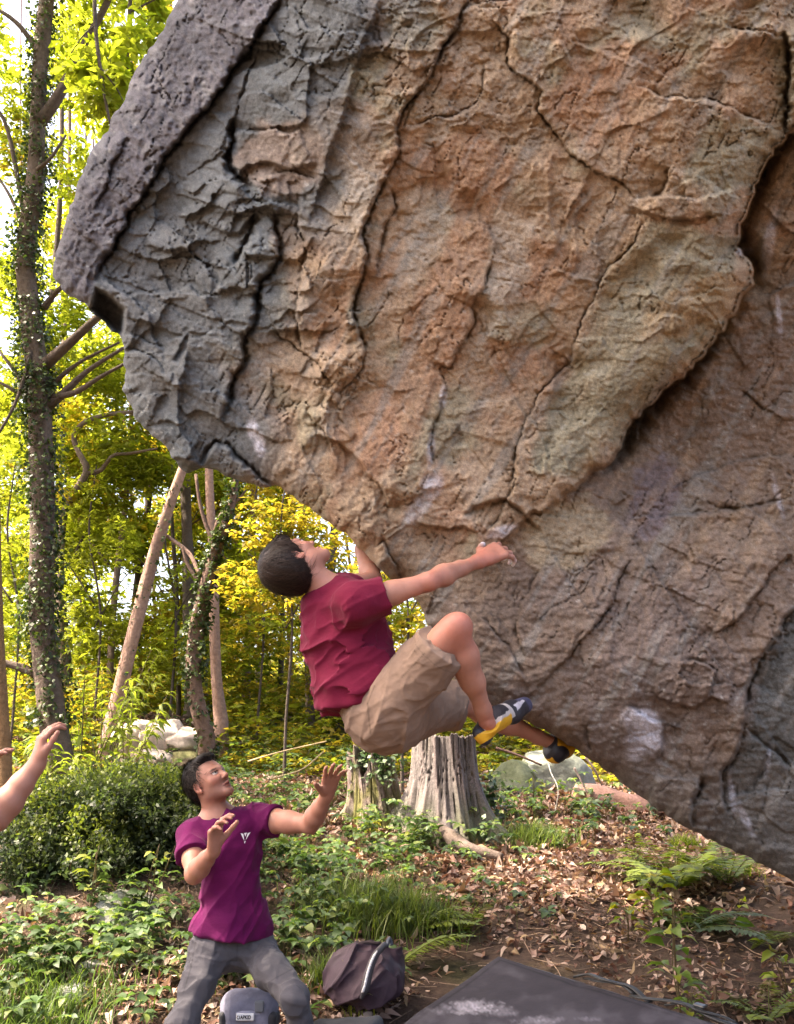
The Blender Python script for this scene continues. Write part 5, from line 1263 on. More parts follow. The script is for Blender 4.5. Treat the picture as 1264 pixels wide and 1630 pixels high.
def stump(name, label, cx, cy, r_top, r_base, top_px, seed, moss=.3, lean=(0, 0), jag=.06, roots=7, col=(.33, .27, .245)):
    rg = np.random.default_rng(seed); n, m_ = 260, 120; gz = float(ground_z(cx, cy)); h = float(P(*top_px, cy)[2]) - gz
    th = np.linspace(0, 2 * np.pi, n, endpoint=False); t = np.linspace(-.12, 1, m_)
    T, H = np.meshgrid(th, t)
    ra = rg.random(roots) * .8 + np.arange(roots) * 2 * np.pi / roots; flare = 0
    for a in ra: flare = flare + np.exp(-((np.angle(np.exp(1j * (T - a)))) / .30) ** 2) * (.5 + .8 * rg.random())
    g = (1 - np.clip(H, 0, 1)) ** 3.2
    r = r_top + (r_base - r_top) * ((1 - np.clip(H, -.1, 1)) ** 2.2) * .62 + g * flare * r_base * .42 - .02 * H
    cs, sn = np.cos(T), np.sin(T)
    wob = fbm(T * 0 + cs * 3 + H * .5, sn * 3 + H * .35, 3, seed); vert = fbm(cs * 11 + .3 * wob, sn * 11 + H * .7, 3, seed + 3); fine = fbm(cs * 34 + .8 * wob, sn * 34 + H * 1.6, 3, seed + 5)
    crk = np.exp(-(np.abs(fbm(cs * 5 + .25 * np.sin(H * 5), sn * 5, 2, seed + 9)) / .018) ** 2)
    r = r * (1 + .20 * wob + .04 * vert + .03 * fine) - .03 * crk * r_top / .3
    top = h * (1 + jag * 3 * fbm(cs * 2.2, sn * 2.2, 3, seed + 11) + jag * fbm(cs * 14, sn * 14, 2, seed + 12))
    Z = gz + np.where(H < 0, H, H * top / h) * h
    X = cx + r * cs + lean[0] * np.clip(H, 0, 1) ** 1.2 * h; Y = cy + r * sn + lean[1] * np.clip(H, 0, 1) * h
    V = np.stack([X, Y, Z], -1).reshape(-1, 3); i = np.arange(n * m_).reshape(m_, n); j = np.roll(i, -1, 1)
    F = [np.stack([i[:-1], j[:-1], j[1:], i[1:]], -1).reshape(-1, 4)]
    # sunken rotten heart
    k0 = i[-1]; Vs = [V]; b = len(V); prev = k0; cc = np.array([X[-1].mean(), Y[-1].mean()])
    for q, dz in ((.82, -.03), (.6, -.12), (.35, -.16), (.1, -.17)):
        ring = V[k0].copy(); ring[:, :2] = cc + (ring[:, :2] - cc) * q; ring[:, 2] += dz * h * .8 + .02 * fbm(ring[:, 0] * 14, ring[:, 1] * 14, 2, 3); Vs.append(ring)
        new = np.arange(b, b + n); b += n; F[0] = np.vstack([F[0], np.stack([prev, np.roll(prev, -1), np.roll(new, -1), new], 1)]); prev = new
    Vs.append(np.array([[*cc, ring[:, 2].mean()]])); Ft = np.stack([prev, np.roll(prev, -1), np.full(n, b)], 1)
    C = np.tile(col, (m_ * n, 1)) * (1 + .55 * fine + .28 * vert).reshape(-1, 1) * (1 - .6 * crk).reshape(-1, 1)
    pk = sstep(0, .35, wob).reshape(-1, 1) * .4; C = C * (1 - pk) + np.array([.27, .21, .20]) * pk
    grn = (sstep(.55, .0, H) * sstep(-.25, .25, fbm(cs * 2 + 4, sn * 2 + H * 2, 3, seed + 20))).reshape(-1, 1) * .65; C = C * (1 - grn) + np.array([.13, .15, .075]) * grn
    ms = (sstep(.15 - moss * .5, .4, fbm(cs * 2.4 + 9, sn * 2.4 + H * 1.6, 3, seed + 21) + .25 * (1 - H) ** 2)).reshape(-1, 1) * min(1, moss * 1.6); C = C * (1 - ms) + np.array([.12, .12, .025]) * ms
    C = np.vstack([C, np.tile([.10, .075, .055], (b + 1 - m_ * n, 1))])
    root = empty(name, (cx, cy, gz), label=label, cat='tree stump')
    mk('wood', np.vstack(Vs), [F[0], Ft], M_WOOD, root, col=np.clip(C, .01, 1)); return root
def ivy_on(root, name, pts, n, spread, size, seed):
    r = np.random.default_rng(seed); pts = smooth_path(pts, 40); p = pts[r.integers(0, 40, n)] + r.normal(size=(n, 3)) * spread
    d = r.normal(size=(n, 3)) * .6 + np.array([0, -.5, -.5]); L = size * (.6 + .8 * r.random(n)); V, F = leaves4(p, d, L, L * .9, r.normal(size=n) * .5, .05)
    Bag().add(V, F, rep(leafcol(n, np.array([.05, .09, .03]), .5, np.array([.13, .18, .10]), .3), 4)).build(name, M_IVY, root)
g = ground_at(712, 1345)
st1 = stump('tree_stump', 'tall grey cut stump with flared roots, just below the hanging climber', g[0], g[1] + .35, .30, .47, (712, 1172), 4, .06, jag=.022, col=(.155, .135, .13))
V3 = lambda px, py, y: tuple(P(px, py, y))
ivy_on(st1, 'ivy', [V3(745, 1235, 8.85), V3(752, 1265, 8.8), V3(748, 1300, 8.7), V3(770, 1335, 8.6), V3(800, 1345, 8.6)], 160, .05, .05, 5)
ivy_on(st1, 'ivy', [V3(775, 1235, 9.1), V3(785, 1270, 9.1), V3(795, 1310, 9.0)], 130, .05, .055, 6)
g = ground_at(598, 1335)
st2 = stump('broken_stump', 'mossy leaning broken stump beside the tall grey one, left of it', g[0] + .0, g[1] + .6, .25, .32, (598, 1222), 9, .5, (-.14, 0), .26, 5, (.21, .16, .15))
ivy_on(st2, 'ivy', [V3(560, 1212, 9.3), V3(590, 1200, 9.2), V3(620, 1206, 9.2), V3(600, 1235, 9.0)], 420, .07, .05, 7)
# exposed root running from the stump
V, F = tube(smooth_path([V3(700, 1322, 8.5), V3(730, 1342, 8.2), V3(762, 1355, 8.0), V3(800, 1364, 7.9)], 18), np.linspace(.07, .03, 18), 10, .3, 4); Bag().add(V, F, bark_col(V, np.array([.13, .10, .085]))).build('surface_root', M_WOOD, st1)
V, F = tube(smooth_path([V3(655, 1325, 8.6), V3(620, 1345, 8.3), V3(585, 1352, 8.2)], 18), np.linspace(.06, .03, 18), 10, .3, 5); Bag().add(V, F, bark_col(V, np.array([.17, .14, .11]))).build('surface_root', M_WOOD, st1)

# rocks
rock('rock', P(878, 1250, 11.2), (.52, .35, .42), 3, np.array([.23, .245, .22]), 'large flat-faced grey rock behind the climber shoes', moss=.3, yaw=.3)
rock('rock', P(820, 1272, 11.0), (.30, .3, .40), 5, np.array([.17, .18, .155]), 'darker mossy-topped grey rock between the tall stump and the larger grey rock', moss=.6)
g = ground_at(178, 1500); rock('rock', g + [0, .35, -.02], (.30, .30, .27), 8, np.array([.20, .20, .205]), 'rounded grey boulder half hidden by plants in front of the dark bush', moss=.35)
g = ground_at(115, 1590); rock('rock', g + [0, .05, .0], (.13, .12, .06), 12, np.array([.22, .22, .21]), 'small flat grey stone among dead leaves at the lower left', moss=.1)
g = ground_at(143, 1548); rock('rock', g + [0, .05, .0], (.10, .10, .05), 13, np.array([.25, .24, .23]), 'pale small stone just above the flat grey one at the lower left')
wh = np.array([.66, .55, .49])
for k, (px, py, rx, rz, lab) in enumerate(((222, 1178, 36, 22, 'broad sunlit pale rock, leftmost and highest of the heap on the bank'), (262, 1172, 34, 20, 'white sunlit rock slab at the top centre of the heap on the bank'), (300, 1180, 30, 17, 'pinkish white rock at the right end of the heap, beside the forked tree'),
    (268, 1216, 15, 15, 'small bright round stone at the foot of the heap, just left of the spotter hair'), (205, 1214, 20, 15, 'brown-shadowed rock under the leftmost pale one of the heap'), (238, 1208, 16, 12, 'wedge-shaped pale stone low in the middle of the heap'), (300, 1212, 26, 12, 'dark mossy rock low at the right of the heap'))):
    y = 12.0 - (k > 2) * .5; c = P(px, py, y); rock('pale_rock' if k != 6 else 'rock', c, (1.3 * rx / S(y), .3, 1.35 * rz / S(y)), 20 + k, wh if k not in (4, 6) else np.array([.2, .15, .11]), lab, 'rocks heaped on the bank', moss=.15 if k != 6 else .7, n=(48, 32), yaw=k)
# fallen log on the right
pth = smooth_path([V3(915, 1262, 10.6), V3(970, 1275, 10.4), V3(1030, 1288, 10.2), V3(1100, 1300, 10.0)], 20); V, F = tube(pth, np.full(20, .12) * np.linspace(.9, 1.1, 20), 18, .35, 8)
root = empty('fallen_log', pth[5], label='reddish rotten fallen log under the boulder lip at the right', cat='log'); Bag().add(V, F, bark_col(V, np.array([.21, .125, .105]), .6)).build('wood', M_WOOD, root)
# sticks and dry stems one can tell apart
for k, (pts, r0, c, lab) in enumerate((([(790, 1190, 9.6), (830, 1204, 9.5), (862, 1218, 9.4)], .014, (.10, .06, .05), 'dark bare stick lying below the near climbing shoe'),
     ([(914, 1222, 9.4), (924, 1240, 9.4), (934, 1262, 9.4)], .012, (.34, .27, .24), 'grey broken stem standing left of the fallen log'), ([(932, 1205, 9.4), (946, 1225, 9.4), (958, 1250, 9.5)], .012, (.36, .28, .24), 'slanting grey stem nearest the boulder lip'),
     ([(873, 1216, 8.2), (878, 1232, 8.1), (887, 1250, 8.0), (888, 1268, 8.0), (883, 1292, 8.0)], .0055, (.7, .68, .62), 'thin white curved stem below the yellow shoe heel'), ([(1138, 1570, 5.4), (1139, 1588, 5.35), (1140, 1602, 5.3)], .012, (.12, .075, .045), 'short brown stub of a cut stem beyond the pad'),
     ([(395, 1212, 11), (450, 1196, 10.8), (520, 1180, 10.6)], .010, (.35, .27, .16), 'long pale twig in the undergrowth right of the spotter head'), ([(430, 1240, 10), (480, 1225, 9.9), (516, 1196, 9.9)], .009, (.33, .26, .16), 'pale twig slanting behind the raised left hand'))):
    a = np.array(pts, float); p = smooth_path(P(a[:, 0], a[:, 1], a[:, 2]), 14); V, F = tube(p, np.linspace(r0, r0 * .7, 14), 6, .2, k)
    mk('stick', V, F, M_WOOD, None, col=bark_col(V, np.array(c)), loc=p[0], label=lab, cat='stick')

# ---------------------------------------------------------------- plants
def bush():
    g = ground_at(185, 1432); root = empty('bush', g, label='big dark small-leaved evergreen bush on the left behind the spotter', cat='bush'); r = np.random.default_rng(3); bag = Bag(); yb = g[1] + .55
    lumps = [(60, 1330, 60, 62), (100, 1290, 60, 45), (150, 1270, 60, 38), (205, 1262, 60, 36), (262, 1272, 60, 42), (310, 1305, 50, 55), (330, 1370, 40, 60), (240, 1350, 90, 75), (150, 1360, 95, 72), (70, 1385, 55, 45), (280, 1400, 70, 45), (180, 1410, 90, 38)]
    for px, py, rx, rz in lumps:
        c = P(px, py, yb + r.uniform(-.15, .35)); n = int(rx * rz * .34); d = r.normal(size=(n, 3)); d /= np.linalg.norm(d, axis=1, keepdims=True)
        q = c + d * np.array([rx / S(yb), .42, rz / S(yb)]) * (r.random((n, 1)) ** .22) * (1 + .70 * n3(d * 3.8 + px, 5))[:, None]; q = q[q[:, 2] > ground_z(q[:, 0], q[:, 1]) + .02]; n = len(q)
        k = 6; dv = np.repeat(d[:n] * .6 + [0, 0, .45], k, 0) + r.normal(size=(n * k, 3)) * .7; pp = np.repeat(q, k, 0) + r.normal(size=(n * k, 3)) * .022
        L = .034 * (.6 + .7 * r.random(n * k)); V, F = leaves4(pp, dv, L, L * .6, r.normal(size=n * k) * .8)
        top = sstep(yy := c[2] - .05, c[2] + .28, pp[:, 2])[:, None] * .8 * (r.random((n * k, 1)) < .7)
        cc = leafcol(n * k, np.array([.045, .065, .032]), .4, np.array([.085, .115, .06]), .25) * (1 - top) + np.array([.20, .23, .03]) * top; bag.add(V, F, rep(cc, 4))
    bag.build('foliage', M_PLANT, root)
    b2 = Bag()
    for k in range(22):
        x0 = r.uniform(80, 320); a = P(x0, 1440, yb - .1); a[2] = ground_z(a[0], a[1]) - .03; b = P(x0 + r.uniform(-40, 40), r.uniform(1300, 1360), yb + .1); V, F = tube(smooth_path([a, a * .5 + b * .5 + r.normal(size=3) * .03, b], 8), np.linspace(.009, .004, 8), 5); b2.add(V, F, np.array([.10, .08, .06]))
    b2.build('stems', M_BARK, root)
bush()
def frond(bag, base, d, L, rg, base_c, wid=.26, n=22, droop=.55):
    """one arching fern frond with paired leaflets"""
    d = nrm(d); up = np.array([0, 0, 1.0]); hor = nrm([d[0], d[1], 0]); el = math.asin(np.clip(d[2], -1, 1)); pts = []; p = np.array(base, float)
    for i in range(n + 1):
        t = i / n; a = el - droop * (t ** 1.4) * 1.6; pts.append(p.copy()); p = p + (hor * math.cos(a) + up * math.sin(a)) * L / n
    pts = np.array(pts); V, F = tube(pts, np.linspace(.004, .0012, n + 1), 4, cap=False); bag.add(V, F, np.array([.12, .14, .03]))
    T = np.gradient(pts, axis=0); side = np.cross(hor, up); i = np.arange(3, n + 1); t = i / n
    for s_ in (-1, 1):
        w_ = wid * L * np.sin(np.clip(t * 1.02, 0, 1) * np.pi) ** .7 * (1.02 - t * .45) + .004
        dv = side * s_ + T[i] / np.linalg.norm(T[i], axis=1, keepdims=True) * .45 - up * .18 + rg.normal(size=(len(i), 3)) * .05
        V, F = leaves4(pts[i], dv, w_, np.full(len(i), L / n * 1.35), np.full(len(i), s_ * .2) + rg.normal(size=len(i)) * .15, .02)
        bag.add(V, F, rep(leafcol(len(i), base_c, .2), 4))
def fern(px, py, L, n, label, c=np.array([.11, .18, .025]), az=None, el=.75, seed=0, droop=.55, lift=0):
    rg = np.random.default_rng(seed); g = ground_at(px, py); g[2] += lift; root = empty('fern', g, label=label, cat='fern')
    for k in range(n):
        a = (az[0] + (az[1] - az[0]) * (k + rg.uniform(.2, .8)) / n) if az else k * 6.283 / n + rg.uniform(-.25, .25)
        e = el + rg.uniform(-.25, .2); b = Bag(); frond(b, g + [0, 0, .0], (math.cos(a) * math.cos(e), math.sin(a) * math.cos(e), math.sin(e)), L * rg.uniform(.75, 1.1), rg, c, droop=droop * rg.uniform(.8, 1.2)); b.build('frond', M_PLANT, root)
FY = np.array([.17, .22, .025])
fern(1075, 1420, .72, 18, 'big bright fern clump under the boulder lip', FY * .9, seed=1)
fern(1160, 1410, .55, 9, 'yellow-green fern touching the boulder lip, right of the big bright clump', FY * 1.1, seed=2, el=.9)
fern(1095, 1485, .60, 11, 'grey-green fern in front of the big bright clump', np.array([.10, .15, .06]), (-.9, 2.6), .5, 3)
fern(1195, 1512, .42, 3, 'single yellow-green fern with upright leaflets on bare soil at the right', FY, (-.3, .9), .5, 4)
fern(1225, 1630, .40, 6, 'fern cut by the lower right corner', FY, seed=5)
fern(655, 1490, .55, 5, 'fern with long level fronds behind the backpack', FY, (-.5, 1.0), .6, 6)
fern(720, 1500, .42, 5, 'fern right of the backpack, between it and the crash pad corner', FY * .9, (.2, 2.8), .7, 7)
fern(628, 1545, .62, 3, 'low fern whose frond reaches out from the backpack towards the pad', FY, (-.1, .6), .55, 8)
fern(850, 1205, .35, 5, 'small dull green fern above the grey rocks', np.array([.1, .12, .04]), seed=9, lift=.0)
def grass(px, py, n, L, spr, label, c=np.array([.085, .12, .032]), seed=0):
    r = np.random.default_rng(seed); g = ground_at(px, py); bag = Bag(); p = g + np.stack([r.normal(size=n) * spr, r.normal(size=n) * spr * .8, np.zeros(n)], 1); p[:, 2] = ground_z(p[:, 0], p[:, 1]) - .01
    az = r.random(n) * 6.28; o = np.stack([np.cos(az), np.sin(az), 0 * az], 1); Ls = L * (.5 + .7 * r.random(n)); bend = (.35 + .8 * r.random(n)) ; s = np.cross(o, [0, 0, 1.0]); w0 = .0028 + .002 * r.random(n); rows = []
    for t in (0, .3, .6, .85, 1): 
        q = p + o * (Ls * bend * t ** 1.9 * .75)[:, None] + np.array([0, 0, 1.0]) * (Ls * (t - bend * .42 * t ** 2.4))[:, None]; ww = (w0 * (1 - t ** 2 * .95))[:, None]; rows += [q - s * ww, q + s * ww]
    V = np.stack(rows, 1).reshape(-1, 3); b = np.arange(n)[:, None] * 10; F = np.concatenate([b + [[2 * k, 2 * k + 1, 2 * k + 3, 2 * k + 2]] for k in range(4)])
    bag.add(V, F, rep(leafcol(n, c, .35, c * [1.5, 1.3, .9], .3), 10)); V = np.vstack(bag.V)
    mk('grass_tuft', V, F, M_PLANT, None, col=np.vstack(bag.C), loc=g, label=label, cat='grass')
grass(612, 1470, 1500, .34, .20, 'wide soft tuft of long grass behind the backpack', seed=1)
grass(850, 1345, 900, .26, .14, 'fine pale grass tuft on dead leaves right of the tall stump', np.array([.13, .18, .06]), seed=2)
grass(45, 1628, 1200, .22, .24, 'thick grass patch in the lower left corner', np.array([.09, .14, .04]), seed=3)
grass(527, 1575, 420, .24, .06, 'small dense grass tuft between trouser leg and backpack', seed=4)
grass(572, 1615, 26, .30, .05, 'few long yellowish blades in front of the backpack', np.array([.28, .30, .06]), seed=5)
grass(1090, 1350, 300, .16, .07, 'short sunlit grass above the big bright fern', FY, seed=6)
grass(1170, 1390, 260, .14, .12, 'short yellow grass along the boulder lip at the right', FY, seed=7)
def sapling(px, py, h, nl, size, label, c=np.array([.13, .20, .035]), seed=0, lean=(0, 0), cat='plant', name='seedling', stems=2):
    rg = np.random.default_rng(seed); g = ground_at(px, py); root = empty(name, g, label=label, cat=cat); lv = Bag(); sm = Bag()
    for s_ in range(stems):
        top = g + np.array([lean[0] + rg.normal() * .06, lean[1] + rg.normal() * .05, h * rg.uniform(.75, 1.05)]); p = smooth_path([g, g * .5 + top * .5 + rg.normal(size=3) * .02, top], 9); V, F = tube(p, np.linspace(.0045, .0018, 9), 5); sm.add(V, F, np.array([.14, .10, .05]))
        for k in range(nl):
            t = .25 + .75 * (k + .5) / nl; i = min(8, int(t * 8)); a = k * 2.4 + rg.uniform(-.4, .4); d = np.array([math.cos(a), math.sin(a), rg.uniform(-.15, .35)]); b = p[i] + d * size * .35
            V, F = tube([p[i], b], [.0014, .001], 4, cap=False); sm.add(V, F, np.array([.14, .14, .04])); L = size * rg.uniform(.7, 1.25)
            V, F = leaves8(b[None], d[None], [L], [L * .62], np.array([rg.normal() * .35]), .10, .25); lv.add(V, F, rep(leafcol(1, c, .25, c * [1.9, 1.35, .8], .35), 8))
    sm.build('stem', M_PLANT, root); lv.build('leaves', M_PLANT, root)
sapling(1085, 1622, .62, 8, .115, 'tall leggy seedling with broad leaves beyond the pad edge, right of its middle', seed=1, stems=3)
sapling(1050, 1480, .38, 9, .10, 'bright yellow-leaved seedling left of the grey-green fern', FY * 1.15, 2, stems=4)
sapling(1150, 1480, .22, 4, .12, 'low seedling with few broad leaves on bare soil, right of the grey-green fern', seed=3, stems=1)
sapling(1000, 1500, .26, 6, .10, 'drooping yellow seedling at the edge of the dead leaves', FY, 4, stems=2)
sapling(1255, 1590, .3, 5, .10, 'leafy sprig at the right edge above the corner fern', FY, 5)
sapling(1100, 1640, .2, 6, .07, 'low sprig of small leaves hard against the pad edge', seed=6)
sapling(1010, 1385, .30, 10, .06, 'arching sprig of small round leaves left of the big bright fern', FY * 1.2, 7, (.12, 0))
sapling(850, 1300, .45, 9, .10, 'sprawling seedling in front of the mossy grey rock', np.array([.13, .19, .05]), 8, (.1, 0), stems=3)
sapling(930, 1305, .22, 8, .12, 'dull green broad-leaved plant below the fallen log', np.array([.08, .13, .06]), 9, stems=4)
sapling(590, 1340, .26, 7, .09, 'bright-leaved seedling at the foot of the broken stump', FY, 10, stems=3)
sapling(660, 1355, .24, 8, .09, 'leafy seedling at the root of the tall stump', np.array([.12, .19, .05]), 11, stems=4)
sapling(140, 1465, .50, 8, .10, 'tall plant with paired leaves in front of the dark bush at the left', np.array([.09, .14, .05]), 12, stems=3)
sapling(235, 1450, .42, 8, .085, 'spreading pale-leaved plant in front of the dark bush, beside the spotter', np.array([.12, .18, .06]), 13, (.1, -.1), stems=3)
sapling(120, 1420, .30, 4, .09, 'short sprig against the dark bush, left of its middle', FY, 14, stems=1)
# chestnut sprouts on the bank
for k, (px, py, h, y_) in enumerate(((130, 1230, 1.3, 10.2), (200, 1215, 1.1, 10.6), (95, 1255, .7, 9.4), (165, 1180, 1.5, 11.4))):
    c = ground_at(px, 1300) if False else np.array([*P(px, py, y_)[:2], 0.]); c[2] = ground_z(c[0], c[1]); rg = np.random.default_rng(60 + k)
    root = empty('chestnut_sprout', c, label=['bright leafy chestnut sprout on the bank between the ivy tree and the leaning tree', 'chestnut sprout at the foot of the leaning tree', 'low bright sprout just right of the raised forearm', 'tallest chestnut sprout, behind the foot of the leaning tree'][k], cat='sapling'); lv = Bag(); sm = Bag()
    for s_ in range(7):
        a = rg.uniform(0, 6.28); top = c + [math.cos(a) * h * .38, math.sin(a) * .2, h * rg.uniform(.6, 1.1)]; p = smooth_path([c, c * .5 + top * .5 + [0, 0, .06], top], 10); V, F = tube(p, np.linspace(.009, .003, 10), 5); sm.add(V, F, np.array([.15, .12, .06]))
        for i in range(3, 10):
            for q in (-1, 1, 0):
                d = nrm([math.cos(a + q * 1.3), math.sin(a + q * 1.3) * .7, -.1 + rg.normal() * .2]); L = .17 * rg.uniform(.7, 1.1); V, F = leaves8(p[i][None], d[None], [L], [L * .3], np.array([rg.normal() * .3]), .08, .3); lv.add(V, F, rep(leafcol(1, YG * 1.1, .25, GR, .2), 8))
    sm.build('stem', M_PLANT, root); lv.build('leaves', M_PLANT, root)

# ---------------------------------------------------------------- uncountable cover
def on_ground(n, r, ylo=4.0, yhi=13.5):
    y = ylo + (yhi - ylo) * r.random(n) ** 1.25; x = (r.random(n) * 2 - 1) * (.5 * y + .25); z = ground_z(x, y); p = np.stack([x, y, z], 1); return p, proj(p)
def litter():
    r = np.random.default_rng(21); p, q = on_ground(120000, r)
    dens = .09 + .95 * np.exp(-(((q[:, 0] - 900) / 210) ** 2 + ((q[:, 1] - 1370) / 90) ** 2)) + .5 * np.exp(-(((q[:, 0] - 640) / 200) ** 2 + ((q[:, 1] - 1400) / 60) ** 2)) + .7 * np.exp(-(((q[:, 0] - 110) / 140) ** 2 + ((q[:, 1] - 1570) / 45) ** 2)) + .6 * np.exp(-(((q[:, 0] - 560) / 120) ** 2 + ((q[:, 1] - 1610) / 40) ** 2)) + .5 * np.exp(-(((q[:, 0] - 330) / 110) ** 2 + ((q[:, 1] - 1600) / 50) ** 2)) \
        + .6 * (q[:, 1] < 1330) + .35 * np.exp(-(((q[:, 0] - 1200) / 120) ** 2 + ((q[:, 1] - 1610) / 50) ** 2)); dens *= .55 + .9 * np.clip(fbm(p[:, 0] / .5, p[:, 1] / .5, 3, 500) + .5, 0, 1)
    dens = dens * ~inpoly(q[:, 0], q[:, 1], [(790, 1518), (1165, 1640), (1100, 1760), (500, 1760), (530, 1690), (640, 1610)]); p = p[r.random(len(p)) < dens]; n = len(p); az = r.random(n) * 6.28
    d = np.stack([np.cos(az), np.sin(az), r.normal(size=n) * .28], 1); L = (.035 + .055 * r.random(n) ** 2) * (1 + .3 * (p[:, 1] > 7)); p[:, 2] += .008 + .03 * r.random(n) ** 2
    V, F = leaves8(p, d, L, L * (.42 + .2 * r.random(n)), r.normal(size=n) * .5, .12, r.normal(size=n) * .35)
    pal = np.array([[.26, .175, .14], [.34, .25, .21], [.13, .075, .055], [.44, .34, .28], [.19, .105, .08], [.28, .20, .12]]); c = pal[r.integers(0, 6, n)] * (.6 + .7 * r.random((n, 1)))
    Bag().add(V, F, rep(c, 8)).build('leaf_litter', M_DEAD, None, label='carpet of dry brown and pink dead leaves over the forest floor', cat='dead leaves', kind='stuff')
    r = np.random.default_rng(22); p, q = on_ground(2600, r); b = Bag()
    for i in range(len(p)):
        a = r.random() * 6.28; L = r.uniform(.08, .35); e = p[i] + [math.cos(a) * L, math.sin(a) * L, 0]; m_ = (p[i] + e) / 2 + r.normal(size=3) * .02; e[2] = ground_z(e[0], e[1]) + r.random() * .05; m_[2] = ground_z(m_[0], m_[1]) + .02; V, F = tube([p[i] + [0, 0, .01], m_, e], [.0035, .003, .0015], 4, cap=False); b.add(V, F, np.array([.2, .14, .10]) * r.uniform(.5, 1.6))
    b.build('fallen_twigs', M_WOOD, None, label='thin dead twigs scattered over the forest floor', cat='twigs', kind='stuff')
litter()
def cover():
    r = np.random.default_rng(31); p, q = on_ground(52000, r)
    X, Y = q[:, 0], q[:, 1]
    dens = .95 * np.exp(-(((X - 470) / 130) ** 2 + ((Y - 1390) / 75) ** 2)) + .9 * np.exp(-(((X - 200) / 150) ** 2 + ((Y - 1525) / 50) ** 2)) + .6 * np.exp(-(((X - 30) / 80) ** 2 + ((Y - 1530) / 60) ** 2)) + .75 * np.exp(-(((X - 420) / 80) ** 2 + ((Y - 1540) / 55) ** 2)) + .7 * np.exp(-(((X - 520) / 100) ** 2 + ((Y - 1455) / 45) ** 2)) \
        + .45 * np.exp(-(((X - 800) / 160) ** 2 + ((Y - 1320) / 35) ** 2)) + .30 * np.exp(-(((X - 1000) / 120) ** 2 + ((Y - 1310) / 30) ** 2)) + .6 * np.exp(-(((X - 650) / 90) ** 2 + ((Y - 1365) / 35) ** 2)) + .4 * (Y < 1300) * (X < 600) + .06 * (X < 900)
    dens *= ~inpoly(X, Y, [(780, 1505), (1190, 1640), (1100, 1760), (500, 1760), (520, 1690), (630, 1600)])
    dens *= sstep(-.25, .2, fbm(p[:, 0] / .35, p[:, 1] / .35, 3, 510)); p = p[r.random(len(p)) < dens * .62]; n = len(p); k = 5
    hgt = (.05 + .16 * r.random(n) * (1 + .6 * (p[:, 1] > 8))); top = p + np.stack([r.normal(size=n) * .04, r.normal(size=n) * .04, hgt], 1)
    az = r.random((n, 1)) * 6.28 + np.arange(k)[None] * 1.257; dv = np.stack([np.cos(az), np.sin(az), .05 + .25 * r.normal(size=(n, k))], -1).reshape(-1, 3); L = np.repeat(.035 + .045 * r.random(n), k) * (.7 + .6 * r.random(n * k))
    V, F = leaves8(np.repeat(top, k, 0), dv, L, L * .66, r.normal(size=n * k) * .3, .1, .2); base = np.array([.066, .112, .040]); c = leafcol(n * k, base, .3, np.array([.17, .22, .06]), .25) * rep(1 + .4 * n3(p * 3, 4), k)[:, None]
    b = Bag().add(V, F, rep(c, 8)); s_ = np.array([[.0015, 0, 0]]); V = np.stack([p - s_, p + s_, top + s_ * .6, top - s_ * .6], 1).reshape(-1, 3); b.add(V, np.arange(n * 4).reshape(n, 4), np.array([.10, .12, .04]))
    b.build('ground_cover', M_PLANT, None, label='low leafy plants covering the forest floor', cat='ground cover', kind='stuff')
cover()

